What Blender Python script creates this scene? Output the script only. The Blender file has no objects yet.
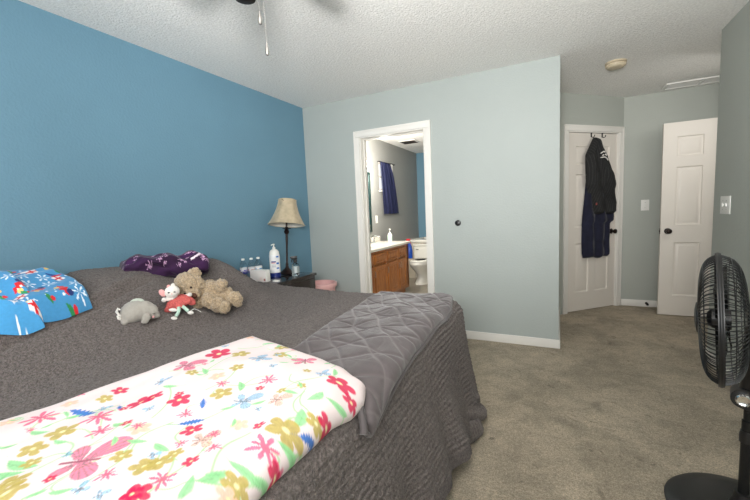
import bpy, bmesh, math, random
import numpy as np
from mathutils import Vector, Matrix, Euler

PI = math.pi
random.seed(4)
SC = bpy.context.scene
COL = SC.collection

# ---------------------------------------------------------------- camera, light, exposure
def camera_basis(yaw, pitch, roll):
    f = np.array([math.sin(yaw)*math.cos(pitch), math.cos(yaw)*math.cos(pitch), -math.sin(pitch)])
    r = np.array([math.cos(yaw), -math.sin(yaw), 0]); u = np.cross(r, f)
    c, s = math.cos(roll), math.sin(roll)
    return f, c*r+s*u, -s*r+c*u
fw, rt, up = camera_basis(-0.463484377, 0.099197728, -0.0434528775)
cd = bpy.data.cameras.new('camera'); cam = bpy.data.objects.new('camera', cd); COL.objects.link(cam)
cam.matrix_world = Matrix(((rt[0], up[0], -fw[0], 2.56487894), (rt[1], up[1], -fw[1], -3.47382123),
                           (rt[2], up[2], -fw[2], 1.23835956), (0, 0, 0, 1)))
cd.sensor_fit = 'HORIZONTAL'; cd.sensor_width = 36; cd.lens = 368.688383/750*36; cd.clip_start = .05
SC.camera = cam

w = bpy.data.worlds.new('world'); SC.world = w; w.use_nodes = True
w.node_tree.nodes['Background'].inputs[0].default_value = (.75, .82, .9, 1)
w.node_tree.nodes['Background'].inputs[1].default_value = .35

def area_light(name, loc, target, sx, sy, power, color=(1, 1, 1)):
    l = bpy.data.lights.new(name, 'AREA'); l.shape = 'RECTANGLE'; l.size = sx; l.size_y = sy
    l.energy = power; l.color = color
    o = bpy.data.objects.new(name, l); COL.objects.link(o); o.location = loc
    o.rotation_euler = (Vector(target)-Vector(loc)).to_track_quat('-Z', 'Y').to_euler()
    return o
fl_ = bpy.data.lights.new('flash', 'SPOT'); fl_.energy = 245; fl_.spot_size = math.radians(106); fl_.spot_blend = 1; fl_.shadow_soft_size = .14; fl_.color = (1, .99, .975)
flash = bpy.data.objects.new('flash', fl_); COL.objects.link(flash); flash.location = (2.50, -3.56, 1.56)
flash.rotation_euler = (Vector((1.6, -.5, 2.8))-flash.location).to_track_quat('-Z', 'Y').to_euler()
area_light('flash_bounced_off_ceiling', (2.3, -4.15, 1.5), (2.1, -3.55, 2.44), .6, .6, 62, (1, .985, .96))
area_light('rear_fill_light', (2.5, -4.85, 1.35), (1.9, 0, 1.0), 2.0, 1.6, 30, (.98, .99, 1))  # added soft fill in front of the rear wall, which has no window
vs = SC.view_settings
area_light('passage_fill_light', (4.12, .42, 2.05), (3.55, 1.4, .9), 1.0, .6, 7, (1, .97, .92))  # added fill lamp inside the closed passage, brightens its walls and doors
vs.view_transform = 'Standard'; vs.look = 'None'; vs.gamma = 1; vs.exposure = 0.2
try: vs.use_curve_mapping = False
except Exception: pass

# ---------------------------------------------------------------- materials
def lin(r, g, b):
    f = lambda c: (c/255/12.92) if c/255 <= .04045 else ((c/255+.055)/1.055)**2.4
    return (f(r), f(g), f(b))
def nd(nt, kind, **kw):
    n = nt.nodes.new(kind)
    for k, v in kw.items(): setattr(n, k, v)
    return n
def material(name, col, rough=.5, metal=0, var=0, vscale=5, bump=0, bscale=100, bdist=.002, sheen=0, attr=None, coat=0,
             trans=0, ior=1.45, spec=None, voro=False, alpha=1, emit=None, estr=0, detail=4):
    m = bpy.data.materials.new(name); m.use_nodes = True; nt = m.node_tree; p = nt.nodes['Principled BSDF']
    p.inputs['Roughness'].default_value = rough; p.inputs['Metallic'].default_value = metal
    p.inputs['Base Color'].default_value = (*col, 1)
    if spec is not None: p.inputs['Specular IOR Level'].default_value = spec
    if sheen: p.inputs['Sheen Weight'].default_value = sheen; p.inputs['Sheen Roughness'].default_value = .4
    if coat: p.inputs['Coat Weight'].default_value = coat; p.inputs['Coat Roughness'].default_value = .08
    if trans: p.inputs['Transmission Weight'].default_value = trans; p.inputs['IOR'].default_value = ior
    if alpha < 1: p.inputs['Alpha'].default_value = alpha
    if emit: p.inputs['Emission Color'].default_value = (*emit, 1); p.inputs['Emission Strength'].default_value = estr
    tc = nd(nt, 'ShaderNodeTexCoord'); src = None
    if attr:
        a = nd(nt, 'ShaderNodeAttribute', attribute_name=attr); src = a.outputs['Color']; nt.links.new(src, p.inputs['Base Color'])
    if var:
        n = nd(nt, 'ShaderNodeTexNoise'); n.inputs['Scale'].default_value = vscale; n.inputs['Detail'].default_value = detail
        nt.links.new(tc.outputs['Object'], n.inputs['Vector'])
        mr = nd(nt, 'ShaderNodeMapRange'); mr.inputs['From Min'].default_value = .3; mr.inputs['From Max'].default_value = .7
        mr.inputs['To Min'].default_value = 1-var; mr.inputs['To Max'].default_value = 1+var
        nt.links.new(n.outputs['Fac'], mr.inputs['Value'])
        mx = nd(nt, 'ShaderNodeVectorMath', operation='SCALE')
        if src: nt.links.new(src, mx.inputs[0])
        else: mx.inputs[0].default_value = col
        nt.links.new(mr.outputs[0], mx.inputs['Scale']); nt.links.new(mx.outputs[0], p.inputs['Base Color'])
    if bump:
        if voro:
            n = nd(nt, 'ShaderNodeTexVoronoi'); out = n.outputs['Distance']
        else:
            n = nd(nt, 'ShaderNodeTexNoise'); n.inputs['Detail'].default_value = 3; out = n.outputs['Fac']
        n.inputs['Scale'].default_value = bscale; nt.links.new(tc.outputs['Object'], n.inputs['Vector'])
        b = nd(nt, 'ShaderNodeBump'); b.inputs['Strength'].default_value = bump; b.inputs['Distance'].default_value = bdist
        nt.links.new(out, b.inputs['Height']); nt.links.new(b.outputs[0], p.inputs['Normal'])
    return m
M = {}
M['blue_paint'] = material('blue_paint', lin(106, 145, 166), .55, var=.03, vscale=2, bump=.5, bscale=70, bdist=.004, spec=.4)
M['sage_paint'] = material('sage_paint', lin(171, 178, 175), .55, var=.02, vscale=2, bump=.45, bscale=70, bdist=.004, spec=.4)
M['grey_paint'] = material('grey_paint', lin(176, 180, 173), .55, var=.02, vscale=2, bump=.45, bscale=70, bdist=.004, spec=.4)
M['bath_paint'] = material('bath_paint', lin(150, 151, 148), .6, var=.06, vscale=60, bump=.4, bscale=80, bdist=.004)
M['popcorn'] = material('popcorn_ceiling', lin(244, 243, 240), .95, var=.10, vscale=75, bump=.75, bscale=85, bdist=.010, spec=.1, detail=6)
M['white_trim'] = material('white_trim', lin(232, 229, 223), .4, bump=.04, bscale=30)
M['white_door'] = material('white_door', lin(226, 219, 210), .42, bump=.05, bscale=60)
M['porcelain'] = material('porcelain', lin(235, 233, 225), .15, coat=.5)
M['counter'] = material('cultured_marble', lin(236, 232, 222), .2, var=.04, vscale=8)
M['tub_tile'] = material('tub_tile', lin(205, 196, 180), .3, var=.05, vscale=12)
M['vinyl'] = material('vinyl_floor', lin(150, 143, 130), .4, var=.1, vscale=10)
M['chrome'] = material('chrome', (.8, .8, .8), .12, metal=1, var=.03, vscale=20)
M['chain'] = material('pull_chain_nickel', lin(150, 148, 144), .3, metal=.9, var=.03, vscale=20)
M['dark_bronze'] = material('dark_bronze', lin(46, 38, 34), .3, metal=.7, var=.1, vscale=30)
M['black_plastic'] = material('black_plastic', lin(24, 24, 25), .38, bump=.05, bscale=300)
M['black_steel'] = material('black_steel', lin(40, 41, 42), .25, metal=.6, var=.05, vscale=40)
M['wire'] = material('grille_wire', lin(62, 63, 64), .28, metal=.7, var=.05, vscale=40)
M['blade_clear'] = material('smoke_plastic', lin(26, 27, 28), .25, bump=.03, bscale=50)
M['espresso'] = material('espresso_wood', lin(34, 25, 24), .18, var=.25, vscale=14, coat=.3)
M['lamp_metal'] = material('lamp_metal', lin(40, 28, 26), .35, metal=.5, var=.2, vscale=30)
M['lamp_shade'] = material('lamp_shade_linen', lin(186, 171, 144), .85, var=.14, vscale=22, bump=.25, bscale=220, sheen=.2)
M['shade_inner'] = material('shade_lining', lin(225, 220, 208), .8, var=.02, vscale=30)
M['white_plastic'] = material('white_plastic', lin(238, 237, 232), .35, bump=.02, bscale=90)
M['cream_plastic'] = material('cream_plastic', lin(200, 186, 160), .45, bump=.02, bscale=90)
M['clear'] = material('clear_plastic', (.95, .97, .98), .04, trans=1, ior=1.2, bump=.03, bscale=60)
M['water'] = material('clear_liquid', (.9, .95, .97), .0, trans=1, ior=1.33, bump=.01, bscale=20)
M['pink_plastic'] = material('pink_plastic', lin(236, 186, 184), .4, bump=.03, bscale=40)
M['navy_plastic'] = material('navy_plastic', lin(24, 44, 120), .35, bump=.03, bscale=40)
M['blue_plastic'] = material('blue_plastic', lin(18, 84, 196), .3, bump=.03, bscale=40)
M['red_plastic'] = material('red_plastic', lin(190, 28, 40), .35, bump=.03, bscale=40)
M['mirror'] = material('mirror_glass', (.55, .66, .63), .03, metal=1, var=.02, vscale=3)
M['frosted'] = material('frosted_pane', lin(228, 232, 234), .5, bump=.1, bscale=120, emit=(.9, .95, 1), estr=.35)
M['opal'] = material('opal_glass', lin(245, 240, 228), .3, bump=.02, bscale=30, emit=(1, .93, .82), estr=1.5)
M['bear_fur'] = material('bear_fur', lin(184, 162, 133), .95, var=.34, vscale=95, bump=1, bscale=170, bdist=.01, sheen=.4)
M['bear_nose'] = material('bear_nose', lin(96, 60, 42), .7, var=.15, vscale=120, bump=.3, bscale=300)
M['eye'] = material('dark_eye', lin(40, 26, 22), .15, var=.05, vscale=90)
M['grey_plush'] = material('grey_plush', lin(166, 161, 153), .95, var=.06, vscale=70, bump=.5, bscale=350, sheen=.3)
M['mint_plush'] = material('mint_plush', lin(206, 214, 200), .95, var=.06, vscale=160, bump=.5, bscale=350, sheen=.3)
M['white_plush'] = material('white_plush', lin(240, 236, 230), .95, var=.05, vscale=120, bump=.7, bscale=260, bdist=.004, sheen=.3)
M['pink_plush'] = material('pink_plush', lin(238, 178, 176), .95, var=.08, vscale=120, bump=.5, bscale=300)
M['red_dress'] = material('red_dress', lin(196, 92, 88), .85, var=.25, vscale=150, bump=.4, bscale=250)
M['mint_fabric'] = material('mint_fabric', lin(190, 220, 204), .9, var=.08, vscale=200)
M['grey_throw'] = material('grey_chenille', lin(112, 104, 101), 1, var=.38, vscale=115, bump=1, bscale=190, bdist=.010, sheen=.12, detail=2, spec=.15)
M['quilt'] = material('grey_velvet', (.2, .2, .2), .75, attr='Col', var=.05, vscale=40, bump=.25, bscale=400, sheen=.35, spec=.3)
M['floral'] = material('floral_cotton', (.9, .85, .85), .85, attr='Col', bump=.12, bscale=500, spec=.2)
M['fleece'] = material('printed_fleece', (.2, .4, .7), .9, attr='Col', var=.05, vscale=90, bump=.3, bscale=300, sheen=.3)
M['purple_fleece'] = material('purple_fleece', (.1, .0, .12), .85, attr='Col', var=.2, vscale=25, bump=.4, bscale=250, sheen=.15)
M['navy_fleece'] = material('navy_fleece', lin(24, 26, 46), .95, var=.3, vscale=18, bump=.6, bscale=130, bdist=.006, sheen=.15)
M['jacket'] = material('striped_jacket', (.03, .03, .03), .85, attr='Col', var=.1, vscale=60, bump=.3, bscale=300)
M['bath_curtain'] = material('bath_curtain', lin(19, 26, 64), .7, var=.12, vscale=20, bump=.15, bscale=200)
M['mattress'] = material('mattress_ticking', lin(200, 196, 188), .9, var=.04, vscale=30)
M['paper'] = material('printed_card', (.9, .85, .82), .6, attr='Col', bump=.03, bscale=80)
M['label'] = material('printed_label', (.9, .9, .9), .4, attr='Col', bump=.02, bscale=80)

def wood(name, c1, c2):
    m = material(name, c1, .35, coat=.2); nt = m.node_tree; p = nt.nodes['Principled BSDF']
    tc = nd(nt, 'ShaderNodeTexCoord'); mp = nd(nt, 'ShaderNodeMapping'); mp.inputs['Scale'].default_value = (9, 9, 1.1)
    n = nd(nt, 'ShaderNodeTexNoise'); n.inputs['Scale'].default_value = 6; n.inputs['Detail'].default_value = 8; n.inputs['Distortion'].default_value = 1.2
    r = nd(nt, 'ShaderNodeValToRGB'); r.color_ramp.elements[0].color = (*c2, 1); r.color_ramp.elements[1].color = (*c1, 1)
    r.color_ramp.elements[0].position = .35; r.color_ramp.elements[1].position = .65
    nt.links.new(tc.outputs['Object'], mp.inputs[0]); nt.links.new(mp.outputs[0], n.inputs['Vector'])
    nt.links.new(n.outputs['Fac'], r.inputs[0]); nt.links.new(r.outputs[0], p.inputs['Base Color'])
    return m
M['oak'] = wood('honey_oak', lin(190, 120, 58), lin(150, 86, 36))

def carpet():
    m = material('beige_carpet', (.3, .28, .25), 1, bump=1, bscale=260, bdist=.012, sheen=.1, spec=.1); nt = m.node_tree; p = nt.nodes['Principled BSDF']
    tc = nd(nt, 'ShaderNodeTexCoord')
    def noise(s, d, dist=0):
        n = nd(nt, 'ShaderNodeTexNoise'); n.inputs['Scale'].default_value = s; n.inputs['Detail'].default_value = d
        n.inputs['Distortion'].default_value = dist; nt.links.new(tc.outputs['Object'], n.inputs['Vector']); return n.outputs['Fac']
    def ramp(f, a, b, lo, hi):
        r = nd(nt, 'ShaderNodeMapRange'); r.inputs['From Min'].default_value = a; r.inputs['From Max'].default_value = b
        r.inputs['To Min'].default_value = lo; r.inputs['To Max'].default_value = hi; nt.links.new(f, r.inputs['Value']); return r.outputs[0]
    def mul(a, b):
        k = nd(nt, 'ShaderNodeMath', operation='MULTIPLY'); nt.links.new(a, k.inputs[0]); nt.links.new(b, k.inputs[1]); return k.outputs[0]
    f = mul(ramp(noise(2.6, 5, .6), .40, .62, .80, 1.06), ramp(noise(9, 4, .8), .35, .62, .86, 1.06))
    f = mul(mul(f, ramp(noise(160, 3), .3, .7, .62, 1.32)), ramp(noise(60, 3), .3, .7, .80, 1.16))
    s1 = ramp(noise(4.2, 2, 1.5), .66, .74, 1, .72)              # worn, stained patches
    s2 = ramp(noise(22, 2, .5), .68, .74, 1, .62)
    f = mul(mul(f, s1), s2)
    v = nd(nt, 'ShaderNodeVectorMath', operation='SCALE'); v.inputs[0].default_value = lin(196, 182, 160)
    nt.links.new(f, v.inputs['Scale']); nt.links.new(v.outputs[0], p.inputs['Base Color'])
    return m
M['carpet'] = carpet()

# ---------------------------------------------------------------- cloth over the bed
def vnoise(x, y, seed=0):
    x = np.asarray(x, float); y = np.asarray(y, float)
    xi = np.floor(x); yi = np.floor(y); fx = x - xi; fy = y - yi
    fx = fx*fx*(3-2*fx); fy = fy*fy*(3-2*fy)
    def h(a, b):
        v = np.sin(a*127.1 + b*311.7 + seed*74.7)*43758.5453
        return v - np.floor(v)
    return (h(xi,yi)*(1-fx)+h(xi+1,yi)*fx)*(1-fy) + (h(xi,yi+1)*(1-fx)+h(xi+1,yi+1)*fx)*fy - .5
def sstep(a, b, x):
    k = np.clip((x-a)/(b-a), 0, 1); return k*k*(3-2*k)
BED_Z = .665; FOOT = 2.04; FAR = -1.06; NEAR = -3.28; RND = .085; PLAN = .22
def pillow(s, t):
    # height of the pillows that swell under the throw at the head of the bed
    along = .30*sstep(-1.22, -1.66, t)*(1-.10*sstep(-1.55, -1.95, t)+.14*sstep(-1.95, -2.2, t)-.10*sstep(-2.35, -2.55, t))
    along = along*(1-.12*np.exp(-((t+1.93)/.07)**2))
    wob = .05*vnoise(t*3.1, s*0, 3)
    prof = 1-sstep(.30+wob, .92+wob, s)
    prof = prof*(1-.25*sstep(.12, 0., s))
    line = .63-.19*(t+2.88)+.03*vnoise(t*4, 0*t, 6)
    crease = .024*np.exp(-((s-line)/.016)**2)*sstep(-2.12, -2.3, t)-.018*np.exp(-((s-line+.045)/.03)**2)*sstep(-2.12, -2.3, t)
    return along*prof-crease
def bed_surface(s, t, off=0.0):
    """cloth coordinates (s from the headboard to the foot, t across) -> point lying 'off' above the made bed"""
    s = np.asarray(s, float); t = np.asarray(t, float); off = off + 0*s
    far = FAR-.05*(1-sstep(.4, .9, s))
    cs = np.minimum(s, FOOT-PLAN); ct = np.clip(t, NEAR+PLAN, far-PLAN)
    ds = s-cs; dt = t-ct
    d = np.hypot(ds, dt)+1e-9; ex = ds/d; ey = dt/d
    corner = np.abs(ex*ey)*2
    amax = np.where(ey > 0, np.radians(86)*ey**2+np.radians(79)*ex**2 + np.radians(8)*corner, np.radians(78)); amax = np.where(d < 1e-6, 1.3, amax)
    R_ = RND; flat = np.minimum(d, PLAN-RND); d = d-flat; d = np.where(d > .60, .60+(d-.60)*.22, d)
    arc = np.minimum(d/R_, amax); rest = np.maximum(d-R_*amax, 0)
    out = flat+R_*np.sin(arc)+rest*np.cos(amax)
    drop = R_*(1-np.cos(arc))+rest*np.sin(amax)
    nh = np.sin(arc); nv = np.cos(arc)
    per = ct*1.0 + np.arctan2(ey, np.maximum(ex, 0)+1e-9)*.34
    dep = sstep(.05, .6, rest)
    fold = (np.sin(per*17+.6)*.020+np.sin(per*31+1.9)*.009+vnoise(per*5, rest*2, 5)*.05)*dep*(1-.2*corner)
    fold = fold*np.where(ey > .5, .25, 1)
    out = out+fold
    wr = vnoise(s*4, t*4, 1)*.018+vnoise(s*9, t*9, 2)*.008
    z0 = BED_Z+pillow(cs, ct)*(1-.0*dt)+wr*(rest < 1)
    z = z0-drop
    # cloth that reaches the carpet spreads outward over it
    under = np.maximum(.035-z, 0)
    z = np.where(under > 0, .035+.02*np.sin(per*40+rest*30)*np.minimum(under*8, 1)-.012*0, z)
    out = out+under*.25
    x = cs+ex*(out+nh*off); y = ct+ey*(out+nh*off)
    return np.stack([x, y, z+nv*off], -1)

# ---------------------------------------------------------------- mesh helpers
def link_mesh(name, me, mat, parent=None, angle=40):
    o = bpy.data.objects.new(name, me); COL.objects.link(o)
    if mat: me.materials.append(M[mat] if isinstance(mat, str) else mat)
    me.polygons.foreach_set('use_smooth', [True]*len(me.polygons))
    if angle: me.set_sharp_from_angle(angle=math.radians(angle))
    if parent: o.parent = parent
    return o
class MB:
    def __init__(s): s.b = bmesh.new()
    def box(s, x0, x1, y0, y1, z0, z1, bev=0, seg=2):
        t = bmesh.new(); bmesh.ops.create_cube(t, size=1)
        bmesh.ops.transform(t, matrix=Matrix.Translation(((x0+x1)/2, (y0+y1)/2, (z0+z1)/2)) @ Matrix.Diagonal((x1-x0, y1-y0, z1-z0, 1)), verts=t.verts)
        if bev: bmesh.ops.bevel(t, geom=t.edges[:], offset=bev, segments=seg, affect='EDGES', profile=.6)
        return s.add(t)
    def add(s, t, mat=None):
        me = bpy.data.meshes.new('tmp'); t.to_mesh(me); t.free()
        if mat is not None: me.transform(mat)
        s.b.from_mesh(me); bpy.data.meshes.remove(me); return s
    def lathe(s, prof, seg=32, mat=None, sx=1, sy=1):
        t = bmesh.new(); rings = []
        for r, z in prof:
            if r < 1e-6: rings.append([t.verts.new((0, 0, z))])
            else: rings.append([t.verts.new((r*sx*math.cos(2*PI*k/seg), r*sy*math.sin(2*PI*k/seg), z)) for k in range(seg)])
        for a, b in zip(rings, rings[1:]):
            for k in range(seg):
                q = [a[k % len(a)], a[(k+1) % len(a)], b[(k+1) % len(b)], b[k % len(b)]]
                q2 = []
                for v in q:
                    if v not in q2: q2.append(v)
                if len(q2) > 2:
                    try: t.faces.new(q2)
                    except ValueError: pass
        bmesh.ops.recalc_face_normals(t, faces=t.faces)
        return s.add(t, mat)
    def tube(s, pts, r, seg=8, closed=False):
        pts = [Vector(p) for p in pts]; n = len(pts); t = bmesh.new(); rings = []
        rr = r if hasattr(r, '__len__') else [r]*n
        ref = None
        for i, p in enumerate(pts):
            d = (pts[(i+1) % n]-pts[i-1]) if closed else (pts[min(i+1, n-1)]-pts[max(i-1, 0)])
            d.normalize()
            if ref is None: ref = d.orthogonal().normalized()
            ref = (ref-d*ref.dot(d)); ref = ref.normalized() if ref.length > 1e-6 else d.orthogonal().normalized()
            bn = d.cross(ref)
            rings.append([t.verts.new(p+(ref*math.cos(2*PI*k/seg)+bn*math.sin(2*PI*k/seg))*rr[i]) for k in range(seg)])
        for i in range(n if closed else n-1):
            a, b = rings[i], rings[(i+1) % n]
            for k in range(seg): t.faces.new((a[k], a[(k+1) % seg], b[(k+1) % seg], b[k]))
        if not closed:
            t.faces.new(rings[0][::-1]); t.faces.new(rings[-1])
        return s.add(t)
    def ell(s, c, rad, rot=(0, 0, 0), sub=3):
        t = bmesh.new(); bmesh.ops.create_icosphere(t, subdivisions=sub, radius=1)
        return s.add(t, Matrix.Translation(c) @ Euler(rot).to_matrix().to_4x4() @ Matrix.Diagonal((*rad, 1)))
    def cyl(s, p0, p1, r, seg=20): return s.tube([p0, p1], r, seg)
    def poly(s, vs, fs):
        t = bmesh.new(); v = [t.verts.new(p) for p in vs]
        for f in fs: t.faces.new([v[i] for i in f])
        return s.add(t)
    def build(s, name, mat, parent=None, angle=40):
        me = bpy.data.meshes.new(name); s.b.to_mesh(me); s.b.free(); return link_mesh(name, me, mat, parent, angle)
def thing(name, label, cat, loc=(0, 0, 0), rotz=0, group=None):
    o = bpy.data.objects.new(name, None); COL.objects.link(o); o.location = loc; o.rotation_euler = (0, 0, rotz); o.empty_display_size = .05
    return tag(o, label, cat, group)
def tag(o, label, cat, group=None):
    o['label'] = label; o['category'] = cat
    if group: o['group'] = group
    return o
def struct(o): o['kind'] = 'structure'; return o
def grid_mesh(name, P, mat, parent=None, color=None, closed_u=False, cap=False, angle=0):
    nu, nv = P.shape[:2]; idx = np.arange(nu*nv).reshape(nu, nv)
    if closed_u: a = idx; b = np.roll(idx, -1, 0)
    else: a = idx[:-1]; b = idx[1:]
    F = np.stack([a[:, :-1], b[:, :-1], b[:, 1:], a[:, 1:]], -1).reshape(-1, 4)
    me = bpy.data.meshes.new(name); me.vertices.add(nu*nv); me.vertices.foreach_set('co', np.ascontiguousarray(P, dtype=np.float32).ravel())
    caps = [idx[:, 0], idx[::-1, -1]] if cap else []
    nl = len(F)*4+sum(len(c) for c in caps)
    me.loops.add(nl); me.loops.foreach_set('vertex_index', np.concatenate([F.ravel()]+caps).astype(np.int32))
    me.polygons.add(len(F)+len(caps))
    st = np.concatenate([np.arange(len(F))*4, len(F)*4+np.cumsum([0]+[len(c) for c in caps])[:len(caps)]]).astype(np.int32)
    me.polygons.foreach_set('loop_start', st)
    me.update(calc_edges=True); me.validate()
    if color is not None:
        c = np.ones((nu*nv, 4), np.float32); c[:, :3] = color.reshape(-1, 3)
        at = me.color_attributes.new('Col', 'FLOAT_COLOR', 'POINT'); at.data.foreach_set('color', c.ravel())
    return link_mesh(name, me, mat, parent, angle)
def resample(poly, n):
    p = np.array(poly, float); d = np.r_[0, np.cumsum(np.linalg.norm(np.diff(p, axis=0), axis=1))]
    t = np.linspace(0, d[-1], n); return np.stack([np.interp(t, d, p[:, k]) for k in range(p.shape[1])], -1)
def smooth_poly(poly, n, k=6):
    p = resample(poly, n)
    for _ in range(k):
        q = p.copy(); q[1:-1] = (p[:-2]+2*p[1:-1]+p[2:])/4; p = q
    return p
def coons(c0, c1, d0, d1):
    """c0(u) at v=0, c1(u) at v=1, d0(v) at u=0, d1(v) at u=1"""
    nu, nv = len(c0), len(d0); u = np.linspace(0, 1, nu)[:, None, None]; v = np.linspace(0, 1, nv)[None, :, None]
    L = (1-v)*c0[:, None]+v*c1[:, None]+(1-u)*d0[None]+u*d1[None]
    B = (1-u)*(1-v)*c0[0]+u*(1-v)*c0[-1]+(1-u)*v*c1[0]+u*v*c1[-1]
    return L-B
def blob(name, parts, voxel, mat, parent=None, smooth=4, fuzz=0, fscale=.02, seed=0):
    m = MB()
    for c, r, rot in parts: m.ell(c, r, rot)
    me = bpy.data.meshes.new(name); m.b.to_mesh(me); m.b.free()
    o = bpy.data.objects.new(name, me); COL.objects.link(o)
    rm = o.modifiers.new('r', 'REMESH'); rm.mode = 'VOXEL'; rm.voxel_size = voxel
    if smooth:
        sm = o.modifiers.new('s', 'SMOOTH'); sm.factor = .5; sm.iterations = smooth
    dg = bpy.context.evaluated_depsgraph_get(); me2 = bpy.data.meshes.new_from_object(o.evaluated_get(dg))
    bpy.data.objects.remove(o); bpy.data.meshes.remove(me); me2.name = name
    if fuzz:
        n = len(me2.vertices); co = np.empty(n*3, np.float32); me2.vertices.foreach_get('co', co); co = co.reshape(-1, 3)
        no = np.empty(n*3, np.float32); me2.vertices.foreach_get('normal', no); no = no.reshape(-1, 3)
        k = 1/fscale
        f = vnoise(co[:, 0]*k+co[:, 2]*.6*k, co[:, 1]*k-co[:, 2]*.8*k, seed)+.6*vnoise(co[:, 0]*2.1*k+co[:, 2]*1.7*k, co[:, 1]*1.9*k+co[:, 2]*2*k, seed+1)
        co = co+no*(f*fuzz)[:, None]; me2.vertices.foreach_set('co', co.astype(np.float32).ravel()); me2.update()
    return link_mesh(name, me2, mat, parent, 0)
def copy_tree(o, label=None, loc=None, rotz=None, parent=None):
    c = o.copy(); COL.objects.link(c)
    if parent: c.parent = parent
    if label: c['label'] = label
    if loc: c.location = loc
    if rotz is not None: c.rotation_euler = (0, 0, rotz)
    for ch in [x for x in SC.objects if x.parent == o]: copy_tree(ch, parent=c)
    return c

# ---------------------------------------------------------------- the setting
H = 2.44
def walls(name, mat, boxes, **k):
    m = MB()
    for b in boxes: m.box(*b)
    return struct(m.build(name, mat, **k))
walls('floor', 'carpet', [(-.12, 4.45, -5.2, .06, -.1, 0), (1.7, 4.45, .06, 1.9, -.1, 0)])
walls('floor_bathroom', 'vinyl', [(-.12, 1.7, .06, 3.85, -.1, 0)])
walls('ceiling', 'popcorn', [(-.12, 4.45, -5.2, 1.9, H, H+.1)])
walls('ceiling_bathroom', 'popcorn', [(0, 1.6, .12, 3.7, 2.40, H-.002)])
walls('wall_left', 'blue_paint', [(-.12, 0, -5.2, 0, 0, H)])
DX0, DX1, DH = .705, 1.412, 2.03
walls('wall_far', 'sage_paint', [(-.12, DX0, 0, .12, 0, H), (DX1, 2.572, 0, .12, 0, H), (DX0, DX1, 0, .12, DH, H)])
walls('wall_return', 'grey_paint', [(2.452, 2.572, .12, 1.15, 0, H)])
walls('wall_back', 'grey_paint', [(3.15, 4.45, 1.768, 1.88, 0, H)])
walls('wall_right', 'grey_paint', [(3.61, 3.73, -5.2, .157, 0, H)])
walls('wall_passage', 'grey_paint', [(4.32, 4.44, .157, 1.768, 0, H), (3.73, 4.44, .037, .157, 0, H)])
walls('wall_rear', 'sage_paint', [(-.12, 3.73, -5.2, -5.08, 0, H)])
WY0, WY1, WZ0, WZ1 = 1.91, 2.47, 1.60, 2.06
walls('wall_bathroom_left', 'bath_paint', [(-.12, 0, .12, WY0, 0, H), (-.12, 0, WY1, 3.82, 0, H), (-.12, 0, WY0, WY1, 0, WZ0), (-.12, 0, WY0, WY1, WZ1, H)])
walls('wall_bathroom_back', 'blue_paint', [(0, 1.7, 3.7, 3.82, 0, H)])
walls('wall_bathroom_right', 'bath_paint', [(1.6, 1.7, .12, 3.7, 0, H)])
DIAG = Matrix.Translation((2.572, 1.102, 0)) @ Matrix.Rotation(PI/4, 4, 'Z')      # local +x along the angled wall, -y into the room
def at_diag(o): o.matrix_world = DIAG @ Matrix.Translation(o.location); return o
A0, A1 = .118, .872
at_diag(walls('wall_diagonal', 'grey_paint', [(0, A0, 0, .11, 0, H), (A1, 1.02, 0, .11, 0, H), (A0, A1, 0, .11, 2.045, H)]))
# baseboards
def base(name, segs, mat='white_trim'):
    m = MB()
    for (x0, x1, y0, y1) in segs: m.box(x0, x1, y0, y1, 0, .078, .004)
    return struct(m.build(name, mat))
base('baseboard_far', [(0, .64, -.013, 0), (1.476, 2.585, -.013, 0), (2.572, 2.585, 0, 1.09)])
base('baseboard_left', [(0, .013, -5.08, -.013)])
base('baseboard_right', [(3.597, 3.61, -5.08, .17), (3.597, 4.32, .157, .17)])
base('baseboard_back', [(3.25, 4.32, 1.755, 1.768)])
base('baseboard_rear', [(.013, 3.597, -5.08, -5.067)])
base('baseboard_bathroom', [(0, .013, 1.9, 2.9), (1.587, 1.6, .12, 3.0)])
def casing(name, x0, x1, zt, y, wd=.060, d=.016, mat='white_trim', jamb=None):
    """profiled trim round an opening; face towards -y"""
    m = MB()
    for (a, b) in ((x0-wd, x0), (x1, x1+wd)): 
        m.box(a, b, y-d, y, 0, zt-.0005, .004)
    m.box(x0-wd, x1+wd, y-d, y, zt, zt+wd, .004)
    for (a, b) in ((x0-wd-.001, x0-wd+.016), (x1+wd-.016, x1+wd+.001)): m.box(a, b, y-d-.006, y, 0, zt+wd-.016, .003)
    m.box(x0-wd-.001, x1+wd+.001, y-d-.006, y, zt+wd-.016, zt+wd+.001, .003)
    if jamb:
        m.box(x0, x0+.012, y-.004, y+jamb, 0, zt, .002); m.box(x1-.012, x1, y-.004, y+jamb, 0, zt, .002)
        m.box(x0+.012, x1-.012, y-.004, y+jamb, zt-.012, zt, .002)
        m.box(x0+.012, x0+.022, y+jamb*.45, y+jamb*.75, 0, zt-.012, .002); m.box(x1-.022, x1-.012, y+jamb*.45, y+jamb*.75, 0, zt-.012, .002)
        m.box(x0+.022, x1-.022, y+jamb*.45, y+jamb*.75, zt-.022, zt-.012, .002)
    return struct(m.build(name, mat))
casing('trim_1', DX0, DX1, DH, 0, .062, jamb=.122)
at_diag(casing('trim_2', A0, A1, 2.045, 0, .062, jamb=.11))

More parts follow.
